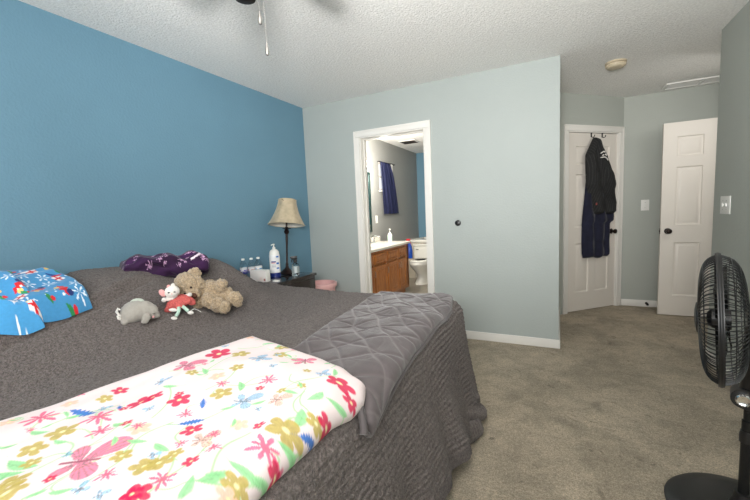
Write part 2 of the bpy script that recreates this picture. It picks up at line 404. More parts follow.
def door_slab(m, wd, ht, t):
    st, mu = .118*wd/.76, .095*wd/.76
    pw = (wd-2*st-mu)/2
    rows = [(.215, .79), (.975, 1.575), (1.685, 1.885)]; rows = [(a*ht/2.03, b*ht/2.03) for a, b in rows]
    xs = [(st, st+pw), (st+pw+mu, wd-st)]
    m.box(0, st, 0, t, 0, ht); m.box(wd-st, wd, 0, t, 0, ht); 
    zs = [0]+[v for r in rows for v in r]+[ht]
    for k in range(0, len(zs), 2): m.box(st, wd-st, 0, t, zs[k], zs[k+1])
    for (a, b) in rows: m.box(st+pw, st+pw+mu, 0, t, a, b)
    for (z0, z1) in rows:
        for (x0, x1) in xs:
            for (ys, sg) in ((0, 1), (t, -1)):
                rg = []
                for (ins, dep) in ((0, 0), (.004, .010), (.010, .013), (.018, .013), (.036, .004), (.042, .003)):
                    y = ys+sg*dep; rg.append([(x0+ins, y, z0+ins), (x1-ins, y, z0+ins), (x1-ins, y, z1-ins), (x0+ins, y, z1-ins)])
                vs = [p for r in rg for p in r]; fs = []
                for i in range(len(rg)-1):
                    for k in range(4):
                        q = (i*4+k, i*4+(k+1) % 4, i*4+4+(k+1) % 4, i*4+4+k); fs.append(q if sg > 0 else q[::-1])
                e = (len(rg)-1)*4; q = (e, e+1, e+2, e+3); fs.append(q if sg > 0 else q[::-1])
                m.poly(vs, fs)
    return m
def knob(name, parent, x, z, y, sg):
    T = Matrix.Translation((x, y, z)) @ Matrix.Rotation(PI/2*(1 if sg < 0 else -1), 4, 'X')
    m = MB(); m.lathe([(0, 0), (.031, 0), (.031, .004), (.026, .008), (.012, .011), (.011, .030), (.020, .036), (.027, .048), (.026, .058), (.017, .066), (0, .068)], 28, T)
    return m.build(name, 'dark_bronze', parent)
# closet door in the angled wall
d1 = struct(door_slab(MB(), A1-A0-.028, 2.02, .035).build('door_1', 'white_door', angle=30)); d1.location = (A0+.014, .012, .008); at_diag(d1)
k = knob('door_knob', d1, A1-A0-.028-.065, .90, 0, -1); k['label'] = 'dark bronze door knob'
for z in (.30, 1.05, 1.80):
    m = MB(); m.cyl((-.006, -.004, z-.045), (-.006, -.004, z+.045), .006, 12); m.box(-.004, .012, -.0015, .001, z-.044, z+.044)
    m.build('hinge', 'chrome', d1)
# bedroom door standing open in front of the back wall
d2 = struct(door_slab(MB(), .76, 2.02, .035).build('door_2', 'white_door', angle=30)); d2.location = (3.540, 1.395, .012); d2.rotation_euler = (0, 0, math.radians(1.0))
knob('door_knob', d2, .062, .905, 0, -1); knob('door_knob', d2, .062, .905, .035, 1)
m = MB(); m.box(-.002, .001, .006, .029, .875, .935); m.box(-.008, 0, .011, .024, .892, .915, .003); m.build('latch', 'dark_bronze', d2)
for z in (.25, 1.0, 1.78):
    m = MB(); m.cyl((.764, -.004, z-.045), (.764, -.004, z+.045), .006, 12); m.box(.745, .762, -.0015, .001, z-.044, z+.044); m.build('hinge', 'dark_bronze', d2)
# bathroom window
wn = MB()
for (y0, y1, z0, z1) in ((WY0, WY0+.035, WZ0, WZ1), (WY1-.035, WY1, WZ0, WZ1), (WY0, WY1, WZ0, WZ0+.035), (WY0, WY1, WZ1-.035, WZ1), (WY0, WY1, (WZ0+WZ1)/2-.018, (WZ0+WZ1)/2+.018)):
    wn.box(-.075, -.045, y0, y1, z0, z1, .003)
wn.box(-.045, .018, WY0-.02, WY1+.02, WZ0-.02, WZ0, .003)
for (y0, y1, z0, z1) in ((WY0, WY0+.006, WZ0, WZ1), (WY1-.006, WY1, WZ0, WZ1), (WY0, WY1, WZ1-.006, WZ1)): wn.box(-.045, 0, y0, y1, z0, z1)
wn = struct(wn.build('window_1', 'white_trim'))
m = MB(); m.box(-.064, -.058, WY0+.03, WY1-.03, WZ0+.03, WZ1-.03); m.build('pane', 'frosted', wn)
# bathroom lamp over the mirror gives this light
l = bpy.data.lights.new('vanity_bulb', 'POINT'); l.energy = 60; l.shadow_soft_size = .06; l.color = (1, .93, .84)
o = bpy.data.objects.new('vanity_bulb', l); COL.objects.link(o); o.location = (.40, 1.25, 1.85)

# ---------------------------------------------------------------- bed and bedding
bed = thing('bed', 'large bed standing against the blue wall, wholly covered by the grey throw', 'bed', (1.0, -2.17, 0))
m = MB(); m.box(-.96, .93, -1.02, 1.0, .36, .60, .05, 4); m.build('mattress', 'mattress', bed)
m = MB(); m.box(-.96, .93, -1.02, 1.0, .14, .355, .02); m.build('box_spring', 'mattress', bed)
for (x, y) in ((-.85, -.92), (-.85, .9), (.8, -.92), (.8, .9), (0, 0)):
    m = MB(); m.cyl((x, y, .0), (x, y, .14), .03, 16); m.build('leg', 'black_steel', bed)

su = np.linspace(.03, FOOT+.78, 470); tv = np.linspace(NEAR-.42, FAR+.66, 560)
S, T = np.meshgrid(su, tv, indexing='ij')
q = np.minimum(S, FOOT-PLAN)+np.hypot(np.maximum(S-(FOOT-PLAN), 0), np.maximum(T-(FAR-PLAN), 0))
wave = np.abs(np.sin((q+.012*vnoise(S*6, T*6, 11))*PI/.0235))**.8
onfall = sstep(.02, .16, q-(FOOT-PLAN))
rib = (wave-.5)*(.0015+.0042*onfall)*(1+1.0*vnoise(S*5, T*5, 13))*(1+.9*sstep(-2.1, -1.6, T))+vnoise(S*75, T*75, 12)*.007
P = bed_surface(S, T, rib)
throw = grid_mesh('throw_blanket', P, 'grey_throw')
tag(throw, 'huge dark grey ribbed chenille throw covering the bed and hanging to the carpet', 'blanket')
# the surplus of the throw that lies bunched on the carpet at the foot corner
def bunch(pts, r, seed):
    pts = smooth_poly([(p[0]-.055, p[1], p[2]) for p in pts], 70, 4); n = len(pts); rr = np.array([np.interp(k/(n-1), np.linspace(0, 1, len(r)), r) for k in range(n)])
    ph = np.linspace(0, 2*PI, 40, endpoint=False); d = np.gradient(pts, axis=0); d /= np.linalg.norm(d, axis=1)[:, None]
    sd = np.cross(d, [0, 0, 1.0]); sd /= np.linalg.norm(sd, axis=1)[:, None]+1e-9; u2 = np.cross(sd, d)
    L = np.r_[0, np.cumsum(np.linalg.norm(np.diff(pts, axis=0), axis=1))]
    R = rr[None]*(1+.10*np.sin(ph*3+seed)[:, None]+.25*vnoise(ph[:, None]*1.3+seed, L[None]*14, seed))+(np.abs(np.sin(L*PI/.022))*.006)[None]
    Q = pts[None]+sd[None]*(np.cos(ph)[:, None]*R)[..., None]+u2[None]*(np.sin(ph)[:, None]*R)[..., None]
    Q[..., 2] = np.maximum(Q[..., 2], .004)
    return Q
for pts, r, sd in (([(2.10, -1.62, .16), (2.17, -1.50, .10), (2.20, -1.40, .055), (2.13, -1.30, .05), (2.0, -1.22, .05)], (.03, .05, .05, .045, .02), 1),
                   ([(2.12, -1.72, .06), (2.18, -1.62, .05), (2.22, -1.53, .045), (2.19, -1.42, .04)], (.03, .045, .04, .015), 4),
                   ([(2.08, -1.50, .30), (2.13, -1.46, .21), (2.16, -1.40, .14), (2.12, -1.30, .12), (2.02, -1.22, .10)], (.02, .042, .05, .04, .02), 7)):
    grid_mesh('bunched_fold', bunch(pts, r, sd), 'grey_throw', throw, closed_u=True, cap=True)

def quilt_patch(name, c0, c1, d0, d1, nu, nv, thick, edge, mat, label, cat, paint, relief=None, lift=.004, ripple=.0, plate=0):
    """bedding laid over the made bed: four border lines in cloth coordinates, thick middle, rounded border"""
    c0 = smooth_poly(c0, nu); c1 = smooth_poly(c1, nu); d0 = smooth_poly(d0, nv); d1 = smooth_poly(d1, nv)
    d0[0], d0[-1], d1[0], d1[-1] = c0[0], c1[0], c0[-1], c1[-1]
    G = coons(c0, c1, d0, d1); s, t = G[..., 0], G[..., 1]
    e = np.full(s.shape, 9.)
    for k_ in (c0, c1, d0, d1):
        b_ = resample(k_, 60)
        for p, r_ in zip(b_[:-1], b_[1:]):
            dx, dy = r_[0]-p[0], r_[1]-p[1]; w_ = np.clip(((s-p[0])*dx+(t-p[1])*dy)/(dx*dx+dy*dy+1e-12), 0, 1)
            e = np.minimum(e, (s-p[0]-w_*dx)**2+(t-p[1]-w_*dy)**2)
    e = np.sqrt(e); k = np.clip(e/edge, 0, 1)
    off = thick*np.sqrt(np.clip(1-(1-k)**2.0, 0, 1))
    if ripple: off = off+ripple*k*(vnoise(s*7, t*7, 21)+.6*vnoise(s*16+t*5, t*9, 22))
    if relief is not None: off = off+relief(s, t)*k
    off = np.maximum(off, 0)+lift
    # underside closes the body
    top = bed_surface(s, t, off); bot = bed_surface(s, t, lift)
    nu_, nv_ = s.shape
    Pm = np.concatenate([top, bot[::-1]], 0)
    col = paint(s, t); colm = np.concatenate([col, col[::-1]], 0)
    o = grid_mesh(name, Pm, mat, color=colm, closed_u=True)
    return tag(o, label, cat), G

# -- quilted velvet coverlet over the foot
def seam(s, t, wdt):
    out = np.zeros_like(s)
    for k, (x, p) in enumerate(((s*.80+t*.6+.05*vnoise(s*6, t*6, 31), .115), (-s*.75+t*.66+.06*vnoise(s*5, t*5, 32), .125), (t*.97+s*.2+.05*vnoise(s*8, t*6, 34), .21))):
        d = np.abs(((x/p) % 1)-.5)*p
        out = np.maximum(out, np.exp(-(d/wdt)**2))
    cr = np.maximum(np.exp(-(vnoise(s*11, t*11, 38)/.035)**2), .8*np.exp(-(vnoise(s*19+3, t*19, 39)/.05)**2))*np.clip(.6+1.5*vnoise(s*4, t*4, 40), 0, 1)
    return np.maximum(out*.95, cr*.30)
def quilt_paint(s, t):
    k = seam(s, t, .0026)[..., None]; n = (1+.22*vnoise(s*14, t*14, 35)+.2*vnoise(s*40, t*40, 36))[..., None]
    return np.array(lin(92, 85, 86))*n*(1-k)+np.array(lin(116, 108, 109))*k
q, G = quilt_patch('quilt', [(1.46, -1.225), (1.70, -1.185), (1.90, -1.17), (1.965, -1.20)], [(1.54, -2.52), (1.80, -2.50), (1.97, -2.47), (2.055, -2.56), (2.10, -2.545)],
    [(1.46, -1.225), (1.475, -1.5), (1.52, -1.9), (1.58, -2.3), (1.54, -2.52)], [(1.965, -1.20), (2.01, -1.40), (2.02, -1.75), (2.025, -2.05), (2.055, -2.37), (2.10, -2.545)],
    130, 260, .038, .035, 'quilt', 'grey velvet quilt with stitched diamonds, spread over the foot corner of the bed', 'quilt', quilt_paint,
    relief=lambda s, t: -.006*seam(s, t, .009)+.010*vnoise(s*9, t*9, 37), ripple=.014)
bt = smooth_poly([(1.985, -2.485), (2.02, -2.53), (2.055, -2.565), (2.085, -2.565), (2.10, -2.545), (2.078, -2.45), (2.06, -2.37), (2.04, -2.2), (2.028, -2.05), (2.022, -1.75), (2.012, -1.42)], 120, 3)
M['binding'] = material('velvet_binding', lin(84, 78, 79), .7, sheen=.35, bump=.3, bscale=300)
m = MB(); m.tube([tuple(p) for p in bed_surface(bt[:, 0], bt[:, 1], .012)], .0085, 10); m.build('edge_binding', M['binding'], q)
fl = smooth_poly([(1.97, -2.50), (2.03, -2.555), (2.075, -2.585)], 30, 2)
for k_, (dz, r_) in enumerate(((.018, .012),)):
    m = MB(); m.tube([tuple(p) for p in bed_surface(fl[:, 0], fl[:, 1], dz)], r_, 10); m.build('turned_under_edge', M['binding'], q)

# -- floral comforter
FLOWERS = [('st', 1.338, -3.044, 0.05, 0.3), ('ft', 1.407, -2.979, 0.044, 0.3), ('ft', 1.477, -2.924, 0.019, -0.5), ('cr', 1.512, -2.884, 0.04, 0.0), ('st', 1.492, -2.984, 0.047, 0.2), ('st', 1.561, -3.014, 0.034, 0.5), ('ol', 1.472, -3.054, 0.037, 0.3), ('ol', 1.492, -3.119, 0.03, 1.0), ('lf', 1.422, -3.139, 0.019, 1.2), ('lf', 1.412, -3.079, 0.03, 0.3), ('lf', 1.537, -3.159, 0.047, 0.2), ('lf', 1.551, -3.184, 0.033, 0.5), ('bp', 1.661, -3.104, 0.08, 0.5), ('ol', 1.73, -3.059, 0.024, 0.4), ('ol', 1.81, -3.059, 0.031, 0.1), ('pe', 1.661, -2.979, 0.029, 0.2), ('pe', 1.283, -3.089, 0.023, 0.0), ('lf', 1.706, -3.014, 0.025, 0.5), ('lf', 1.586, -2.984, 0.032, 0.1), ('st', 1.77, -3.109, 0.024, 0.4), ('cr', 1.875, -3.114, 0.029, 0.2), ('ol', 1.601, -3.194, 0.034, 0.3), ('ol', 1.636, -3.204, 0.026, 1.0), ('bb', 1.81, -3.144, 0.017, 0.3), ('lf', 1.691, -3.189, 0.019, 1.0), ('pe', 1.318, -2.969, 0.023, 0.5), ('pe', 1.402, -2.363, 0.021, 0.0), ('st', 1.447, -2.333, 0.021, 0.3), ('lf', 1.527, -2.388, 0.028, 0.6), ('ol', 1.601, -2.393, 0.031, 0.2), ('cr', 1.432, -2.548, 0.049, 0.3), ('ol', 1.517, -2.523, 0.037, 0.9), ('bb', 1.631, -2.548, 0.049, 1.2), ('ol', 1.616, -2.633, 0.026, 0.1), ('ol', 1.661, -2.473, 0.029, 0.5), ('bp', 1.427, -2.683, 0.061, 0.5), ('bb', 1.447, -2.784, 0.028, 0.2), ('pe', 1.606, -2.703, 0.028, 0.3), ('bp', 1.78, -2.483, 0.052, 2.2), ('bb', 1.899, -2.553, 0.032, 0.9), ('st', 1.77, -2.653, 0.034, 0.3), ('cr', 1.964, -2.568, 0.036, 0.4), ('ol', 1.706, -2.774, 0.034, 0.2), ('lf', 1.725, -2.718, 0.033, 2.4), ('bb', 1.79, -2.779, 0.049, 0.3), ('st', 1.661, -2.733, 0.024, 0.2), ('pb', 1.875, -2.738, 0.038, 0.2), ('lf', 1.964, -2.683, 0.028, 1.4), ('lf', 1.974, -2.774, 0.033, 1.8), ('lf', 1.999, -2.653, 0.03, 0.7), ('cr', 1.626, -2.849, 0.033, 0.2), ('cr', 1.532, -2.864, 0.031, 0.4), ('ft', 1.696, -2.829, 0.025, 2.4), ('st', 1.691, -2.879, 0.024, 0.1), ('ol', 1.974, -2.834, 0.04, 0.3), ('cr', 1.914, -2.844, 0.017, 0.5), ('pe', 1.87, -2.864, 0.024, 0.2), ('ft', 1.74, -2.899, 0.033, 0.7), ('cr', 1.775, -2.924, 0.029, 0.3), ('st', 1.974, -2.904, 0.037, 0.1), ('pb', 1.84, -2.949, 0.039, 0.6), ('st', 1.899, -2.964, 0.022, 0.2), ('cr', 1.885, -3.009, 0.019, 0.3), ('ol', 1.825, -3.039, 0.031, 0.6), ('ol', 1.994, -2.753, 0.023, 0.3), ('cr', 2.009, -2.723, 0.026, 0.1), ('ft', 2.004, -2.794, 0.026, 1.0), ('lf', 2.004, -2.859, 0.031, 0.6), ('lf', 1.775, -3.004, 0.031, -0.1), ('lf', 1.979, -2.969, 0.03, 0.2), ('st', 1.88, -3.069, 0.029, 0.5), ('lf', 1.949, -3.064, 0.03, 2.0), ('lf', 1.959, -3.024, 0.027, 1.4), ('cr', 1.87, -3.119, 0.022, 0.2), ('st', 1.999, -3.029, 0.022, 0.1), ('lf', 1.959, -3.009, 0.022, 1.2), ('st', 1.845, -2.919, 0.019, 0.3), ('lf', 1.885, -2.693, 0.026, 0.2), ('lf', 1.517, -3.079, 0.024, 0.2), ('lf', 1.661, -3.034, 0.021, 2.5), ('lf', 1.527, -2.809, 0.027, 0.3), ('lf', 1.527, -2.683, 0.03, 2.6), ('lf', 1.84, -2.769, 0.022, 1.0), ('st', 1.666, -2.363, 0.023, 0.2), ('cr', 2.004, -2.598, 0.023, 0.1), ('lf', 1.929, -2.523, 0.026, 2.1), ('lf', 1.78, -2.819, 0.021, 0.9), ('st', 1.273, -2.924, 0.024, 0.1), ('cr', 1.362, -2.859, 0.025, 0.2), ('ol', 1.377, -2.909, 0.023, 0.4), ('lf', 1.73, -3.169, 0.023, 0.6), ('st', 1.805, -2.974, 0.018, 0.3), ('lf', 2.004, -2.949, 0.022, 0.9), ('ol', 1.984, -2.999, 0.025, 0.2), ('cr', 2.009, -2.914, 0.021, 0.1), ('bp', 2.024, -2.899, 0.025, 0.5)]
PAL = {'cr': lin(214, 30, 84), 'st': lin(238, 104, 140), 'ol': lin(190, 170, 92), 'pe': lin(246, 200, 176), 'lf': lin(146, 212, 150),
       'ft': lin(30, 110, 196), 'bp': lin(240, 92, 140), 'bb': lin(142, 196, 232), 'pb': lin(248, 190, 170)}
def floral_paint(s, t):
    base = np.array(lin(234, 220, 220)); col = np.ones(s.shape+(3,))*base
    col *= (1+.02*vnoise(s*6, t*6, 41))[..., None]
    rnd = random.Random(8); items = list(FLOWERS)+[(rnd.choice(('lf', 'lf', 'st', 'cr', 'pe', 'ol', 'lf', 'bb')), rnd.uniform(1.2, 2.0), rnd.uniform(-3.3, -2.3), rnd.uniform(.012, .022), rnd.uniform(0, 3)) for _ in range(60)]
    def put(mask, c, a=1.0):
        nonlocal col
        mk = (np.clip(mask, 0, 1)*a)[..., None]
        col = col*(1-mk)+np.array(c)*mk
    soft = lambda x, wd: sstep(-wd, wd, x)
    # thin green stems join some of the flowers
    stems = [(x, y, x+rnd.uniform(-.12, .12), y+rnd.uniform(-.16, .16)) for (k, x, y, r, a) in items if k in ('lf', 'ol', 'st') and rnd.random() < .7]
    for (x0, y0, x1, y1) in stems:
        L = math.hypot(x1-x0, y1-y0)+1e-6; ux, uy = (x1-x0)/L, (y1-y0)/L
        a_ = (s-x0)*ux+(t-y0)*uy; b_ = -(s-x0)*uy+(t-y0)*ux-.02*np.sin(np.clip(a_/L, 0, 1)*PI)
        put(soft(.0022-np.abs(b_), .0014)*((a_ > 0) & (a_ < L)), lin(160, 214, 150), .8)
    for (k, x, y, r, a) in items:
        r = r*.98; reach = r*1.5
        sel = (np.abs(s-x) < reach) & (np.abs(t-y) < reach)
        if not sel.any(): continue
        ii = np.where(sel); ss = s[ii]-x; tt = t[ii]-y
        X = ss*math.cos(a)+tt*math.sin(a); Y = -ss*math.sin(a)+tt*math.cos(a); rr = np.hypot(X, Y); th = np.arctan2(Y, X)
        wd = .0018; c = np.array(PAL[k]); mk = np.zeros_like(X); dark = np.zeros_like(X); mid = np.zeros_like(X)
        if k in ('cr', 'ol', 'pe'):
            mk = soft(r*(.40+.58*np.abs(np.cos(2.5*th))**.6)-rr, wd); dark = np.exp(-((np.sin(2.5*th)/.12)**2))*.0+.35*np.abs(np.sin(7*th))*(rr < r*.7)
            mid = soft(r*.17-rr, wd)
        elif k == 'st':
            mk = soft(r*(.16+.84*np.abs(np.cos(4*th+.3*np.sin(th)))**1.6*(.8+.2*np.sin(3*th+x*90)))-rr, wd); dark = .5*(rr < r*.4)
        elif k == 'lf':
            mk = soft(.30*r*np.clip(1-(X/r)**2, 0, 1)-np.abs(Y-.18*r*(X/r)**2), wd*.8); dark = .4*(np.abs(Y) < .0016)
        elif k == 'ft':
            mk = soft(.30*r*np.clip(1-(X/r)**2, 0, 1)*(1+.35*np.sin(X/r*24))-np.abs(Y), wd*.8); dark = .4*(np.sin(X/r*24+np.abs(Y)/r*20) > .4)
        else:
            ph = np.arctan2(np.abs(Y), X); side = np.where(Y > 0, 1.0, .8)
            def wing(p0, wd_, ln): return np.where(np.abs(ph-p0) < wd_, r*ln*side*np.cos(np.clip((ph-p0)/wd_, -1, 1)*PI/2)**.45, 0)-rr
            mk = soft(np.maximum(wing(.80, .62, 1.25), wing(2.15, .55, .85)), wd)*.82; dark = .9*(np.sin(ph*34) > .55)+.35*(rr < r*.4)
            body = soft(.05-np.abs(Y)/r, .03)*(np.abs(X) < r*.55); mk = np.maximum(mk, body); dark = np.maximum(dark, body)
        tone = (1-(.62 if k in ('bp', 'bb', 'pb') else .34)*dark+.22*vnoise(ss*120, tt*120, 42))
        cc = c*tone[:, None]; cc = cc*(1-(.28*(1-np.clip(rr/r, 0, 1)))[:, None]*0)
        v = col[ii]; v = v*(1-(mk*.92)[:, None])+cc*(mk*.92)[:, None]
        if mid.any(): v = v*(1-mid[:, None])+np.array(lin(240, 232, 180))*mid[:, None]
        col[ii] = v
    return np.clip(col, 0, 1)
flo, G = quilt_patch('floral_comforter', [(1.347, -2.275), (1.49, -2.31), (1.655, -2.34), (1.80, -2.375), (1.92, -2.42), (2.0, -2.465)], [(1.13, -3.30), (1.5, -3.33), (2.01, -3.33)],
    [(1.347, -2.275), (1.29, -2.55), (1.235, -2.85), (1.185, -3.07), (1.13, -3.30)], [(2.0, -2.465), (2.025, -2.53), (2.028, -2.60), (2.016, -2.68), (2.016, -2.76), (2.012, -2.90), (2.012, -3.0), (2.01, -3.33)],
    300, 330, .072, .085, 'floral', 'white comforter with pink, crimson, olive and blue flowers across the foot of the bed', 'comforter', floral_paint,
    relief=lambda s, t: .016*vnoise(s*5+t*2, t*5, 43)+.006*np.sin((s*2.1+t*.9)*30+6*vnoise(s*3, t*3, 44))*sstep(1.75, 2.0, s)+.007*vnoise(s*22, t*10, 45), ripple=.016)

# -- two folded printed fleece blankets at the left
def kid_paint(s, t, seed):
    c = np.ones(s.shape+(3,))*np.array(lin(66, 142, 194)); c *= (1+.25*vnoise(s*9, t*9, seed))[..., None]
    rnd = random.Random(seed)
    def disc(x, y): return s-x, t-y
    def put(mask, col): c[mask] = np.array(col)
    for i in range(13):
        for j in range(14):
            x = .05+i*.066+rnd.uniform(-.015, .015)+(j % 2)*.04; y = -3.25+j*.062+rnd.uniform(-.015, .015); X, Y = disc(x, y); k = (i*2+j*3+seed) % 5
            a = rnd.uniform(0, 3); Xr = X*math.cos(a)+Y*math.sin(a); Yr = -X*math.sin(a)+Y*math.cos(a); rr = np.hypot(X, Y); th = np.arctan2(Y, X)
            if k in (0, 3):
                put((rr < .026) & (np.abs(np.sin(3*th+a)) < .22+.002/(rr+.004)) & (rr > .002), lin(226, 236, 244))
                put((np.abs(rr-.017) < .003) & (np.abs(np.sin(3*th+a)) < .55), lin(226, 236, 244))
            elif k == 1:
                put((np.abs(Xr) < .022) & (np.abs(Yr) < .017), lin(232, 228, 230)); put((np.abs(Xr) < .022) & (np.abs(Yr) < .017) & ((np.abs(Xr) < .005) | (np.abs(Yr) < .004)), lin(206, 24, 34))
            elif k == 2:
                put((np.abs(Yr) < .014*np.clip(1-(Xr/.038)**2, 0, 1)*(1+.4*np.sin(Xr*260))), lin(200, 30, 38))
                put((np.hypot(Xr-.028, Yr-.012) < .012), lin(22, 46, 108)); put((np.hypot(Xr+.022, Yr+.012) < .010), lin(226, 190, 110))
            else:
                put((np.abs(Yr) < .008*np.clip(1-(Xr/.022)**2, 0, 1)), lin(40, 130, 74)); put((np.hypot(Xr-.008, Yr-.012) < .008), lin(206, 30, 40))
                put((np.hypot(Xr+.03, Yr-.02) < .005), lin(230, 238, 244))
    for _ in range(70):
        x, y = rnd.uniform(.05, .7), rnd.uniform(-3.2, -2.45); c[np.hypot(s-x, t-y) < rnd.uniform(.002, .0045)] = np.array(lin(226, 236, 244))
    for _ in range(22):
        x, y, a, r = rnd.uniform(.05, .7), rnd.uniform(-3.2, -2.45), rnd.uniform(0, 3), rnd.uniform(.02, .04)
        X = (s-x)*math.cos(a)+(t-y)*math.sin(a); Y = -(s-x)*math.sin(a)+(t-y)*math.cos(a)-.25*((s-x)*math.cos(a)+(t-y)*math.sin(a))**2/r
        c[(np.abs(Y) < .006*np.clip(1-(X/r)**2, 0, 1))] = np.array(lin(*rnd.choice(((24, 44, 100), (196, 28, 38), (20, 60, 130), (222, 186, 110)))))
    return c
quilt_patch('fleece_blanket', [(.11, -2.86), (.16, -2.70), (.20, -2.62), (.30, -2.55)], [(.585, -2.86), (.59, -2.72), (.585, -2.62), (.57, -2.53)],
    [(.11, -2.86), (.35, -2.86), (.585, -2.86)], [(.30, -2.55), (.42, -2.52), (.57, -2.53)], 120, 160, .045, .022, 'fleece',
    'folded blue fleece blanket printed with presents and snowflakes, right-hand of the two', 'blanket', lambda s, t: kid_paint(s, t, 3),
    relief=lambda s, t: .022*sstep(.33, .29, s+.12*(t+2.7))+.010*np.sin((s+.3*t)*38)+.016*vnoise(s*12, t*12, 51)+.006*vnoise(s*30, t*26, 54), ripple=.016, lift=.02)[0]['group'] = 'folded fleece blankets on the pillows'
quilt_patch('fleece_blanket', [(.10, -3.12), (.10, -2.9), (.12, -2.68)], [(.60, -3.12), (.61, -2.9), (.615, -2.735)],
    [(.10, -3.12), (.35, -3.12), (.60, -3.12)], [(.12, -2.68), (.37, -2.70), (.53, -2.715), (.615, -2.735)], 150, 150, .062, .035, 'fleece',
    'folded paler blue fleece blanket with red print at the far left of the bed', 'blanket', lambda s, t: np.clip(kid_paint(s, t, 6)*1.25, 0, 1),
    relief=lambda s, t: .014*np.sin((t-.4*s)*30)+.020*vnoise(s*10, t*10, 53)+.007*vnoise(s*28, t*28, 55), ripple=.014, lift=.022)[0]['group'] = 'folded fleece blankets on the pillows'

def bundle(L, D, hl, seed, nu=150, nv=110, fold=.012):
    """soft folded bundle, long axis x, closed cross sections"""
    x = np.linspace(0, 1, nu); ph = np.linspace(0, 2*PI, nv, endpoint=False)
    h = np.interp(x, [k[0] for k in hl], [k[1] for k in hl]); y0 = np.interp(x, [k[0] for k in hl], [k[2] for k in hl])
    endc = np.clip(np.minimum(x, 1-x)/.06, 0, 1)**.5
    c = np.sign(np.cos(ph))*np.abs(np.cos(ph))**.7; s_ = np.sign(np.sin(ph))*np.abs(np.sin(ph))**.8
    R = (1+fold/.1*(vnoise(ph[:, None]*1.2+seed, x[None]*5, seed)+.7*vnoise(ph[:, None]*2.6, x[None]*9+seed, seed+1)+.25*np.sin(ph*7+3*np.sin(1.0))[:, None]))*endc[None]
    X = (x-.5)[None]*L+0*R+.02*vnoise(ph[:, None]*2, x[None]*3, seed+4)
    Y = y0[None]+c[:, None]*R*D/2; Z = (h/2)[None]*(1+s_[:, None]*R)
    return np.stack([X, Y, Z], -1)

# ---------------------------------------------------------------- purple blanket, plush toys
def on_bed(s, t, off=0): return [float(v) for v in bed_surface(np.array([s]), np.array([t]), off)[0]]
def face_camera(x, y): return math.atan2(2.565-x, 3.474+y)       # turns local -y towards the standing photographer
def purple_paint(P):
    x, y, z = P[..., 0], P[..., 1], P[..., 2]
    c = np.ones(x.shape+(3,))*np.array(lin(50, 12, 60)); c *= (1+.8*vnoise(x*16, z*20+y*12, 61))[..., None]
    rnd = random.Random(2); pk = np.array(lin(214, 170, 206))
    for i in range(34):
        cx, cz = rnd.uniform(-.25, .25), rnd.uniform(.01, .19); a = rnd.uniform(0, 3.1)
        L = rnd.uniform(.010, .022); v = y+z
        for b in (0, .9, -1.0, 2.0):
            X = (x-cx)*math.cos(a+b)+(v-cz+.06)*math.sin(a+b); Y = -(x-cx)*math.sin(a+b)+(v-cz+.06)*math.cos(a+b)
            c[(np.abs(Y+.004*np.sin(X*240)) < .0016) & (X > -L*.4) & (X < L)] = pk
    k = (x > .13) & (np.abs(z-(.105+(x-.13)*.45)) < .006) & (y < .05); c[k] = np.array(lin(232, 214, 226))
    return np.clip(c, 0, 1)
px, py, pz = on_bed(.36, -2.0)
B = bundle(.50, .26, [(0, .12, 0), (.08, .16, 0), (.35, .17, .0), (.6, .15, .01), (.85, .14, .02), (1, .11, .03)], 5, 190, 170, .022)
B[..., 2] += .014*vnoise(B[..., 0]*22, B[..., 1]*26+B[..., 2]*20, 63)+.012*np.sin(B[..., 0]*46+B[..., 2]*50)*(B[..., 2] > .03)
pb = grid_mesh('purple_blanket', B, 'purple_fleece', color=purple_paint(B), closed_u=True, cap=True)
pb.location = (px, py, pz-.025); pb.rotation_euler = (0, math.radians(-4), face_camera(px, py)+.12)
tag(pb, 'dark purple plush blanket with pale pink line print, bundled against the blue wall', 'blanket')

# teddy bear slumped on its side
bx_, by_, bz_ = on_bed(.74, -1.975)
S_ = 168.0
def B_(px, py, d=0): return ((px-212)/S_, d, (309-py)/S_)
bear = thing('teddy_bear', 'curly beige teddy bear slumped on the grey throw beside the white cat doll', 'plush toy', (bx_, by_, bz_-.005), face_camera(bx_, by_))
blob('body', [((B_(190, 280, .02)), (.097, .088, .085), (0, .6, 0)), (B_(193, 287.3, -.045), (.048, .045, .040), (0, .5, 0)),
    (B_(200, 288, .035), (.06, .06, .06), (0, 0, 0)), (B_(210, 289, .045), (.085, .075, .072), (0, .35, 0)), (B_(216, 295, .04), (.085, .075, .07), (0, .5, 0)),
    (B_(214, 283.5, .0), (.052, .034, .034), (0, .2, 0)), (B_(222, 282.5, -.025), (.040, .038, .042), (0, 0, 0)),
    (B_(203, 297, -.01), (.055, .038, .036), (0, -.3, 0)), (B_(196, 299, -.025), (.042, .038, .036), (0, 0, 0)),
    (B_(209, 297.5, -.035), (.060, .055, .050), (0, .5, 0)), (B_(217, 302, -.07), (.052, .05, .046), (0, .5, 0)), (B_(223, 304.5, -.095), (.038, .040, .040), (0, 0, 0)),
    (B_(227, 294, .0), (.050, .05, .048), (0, .8, 0)), (B_(233, 298.5, -.03), (.046, .05, .052), (0, .8, 0)), (B_(237, 301, -.045), (.036, .040, .044), (0, 0, 0)),
    (B_(195.8, 267.2, .03), (.040, .022, .036), (0, .6, 0)), (B_(174.5, 283.5, .03), (.026, .022, .036), (0, .6, 0))],
    .0055, 'bear_fur', bear, 3, .014, .011, 3)
for (x, y) in ((191.6, 280), (185.2, 286)):
    m = MB(); m.ell(B_(x, y, -.066), (.0078, .006, .0078), sub=3); m.build('eye', 'eye', bear)
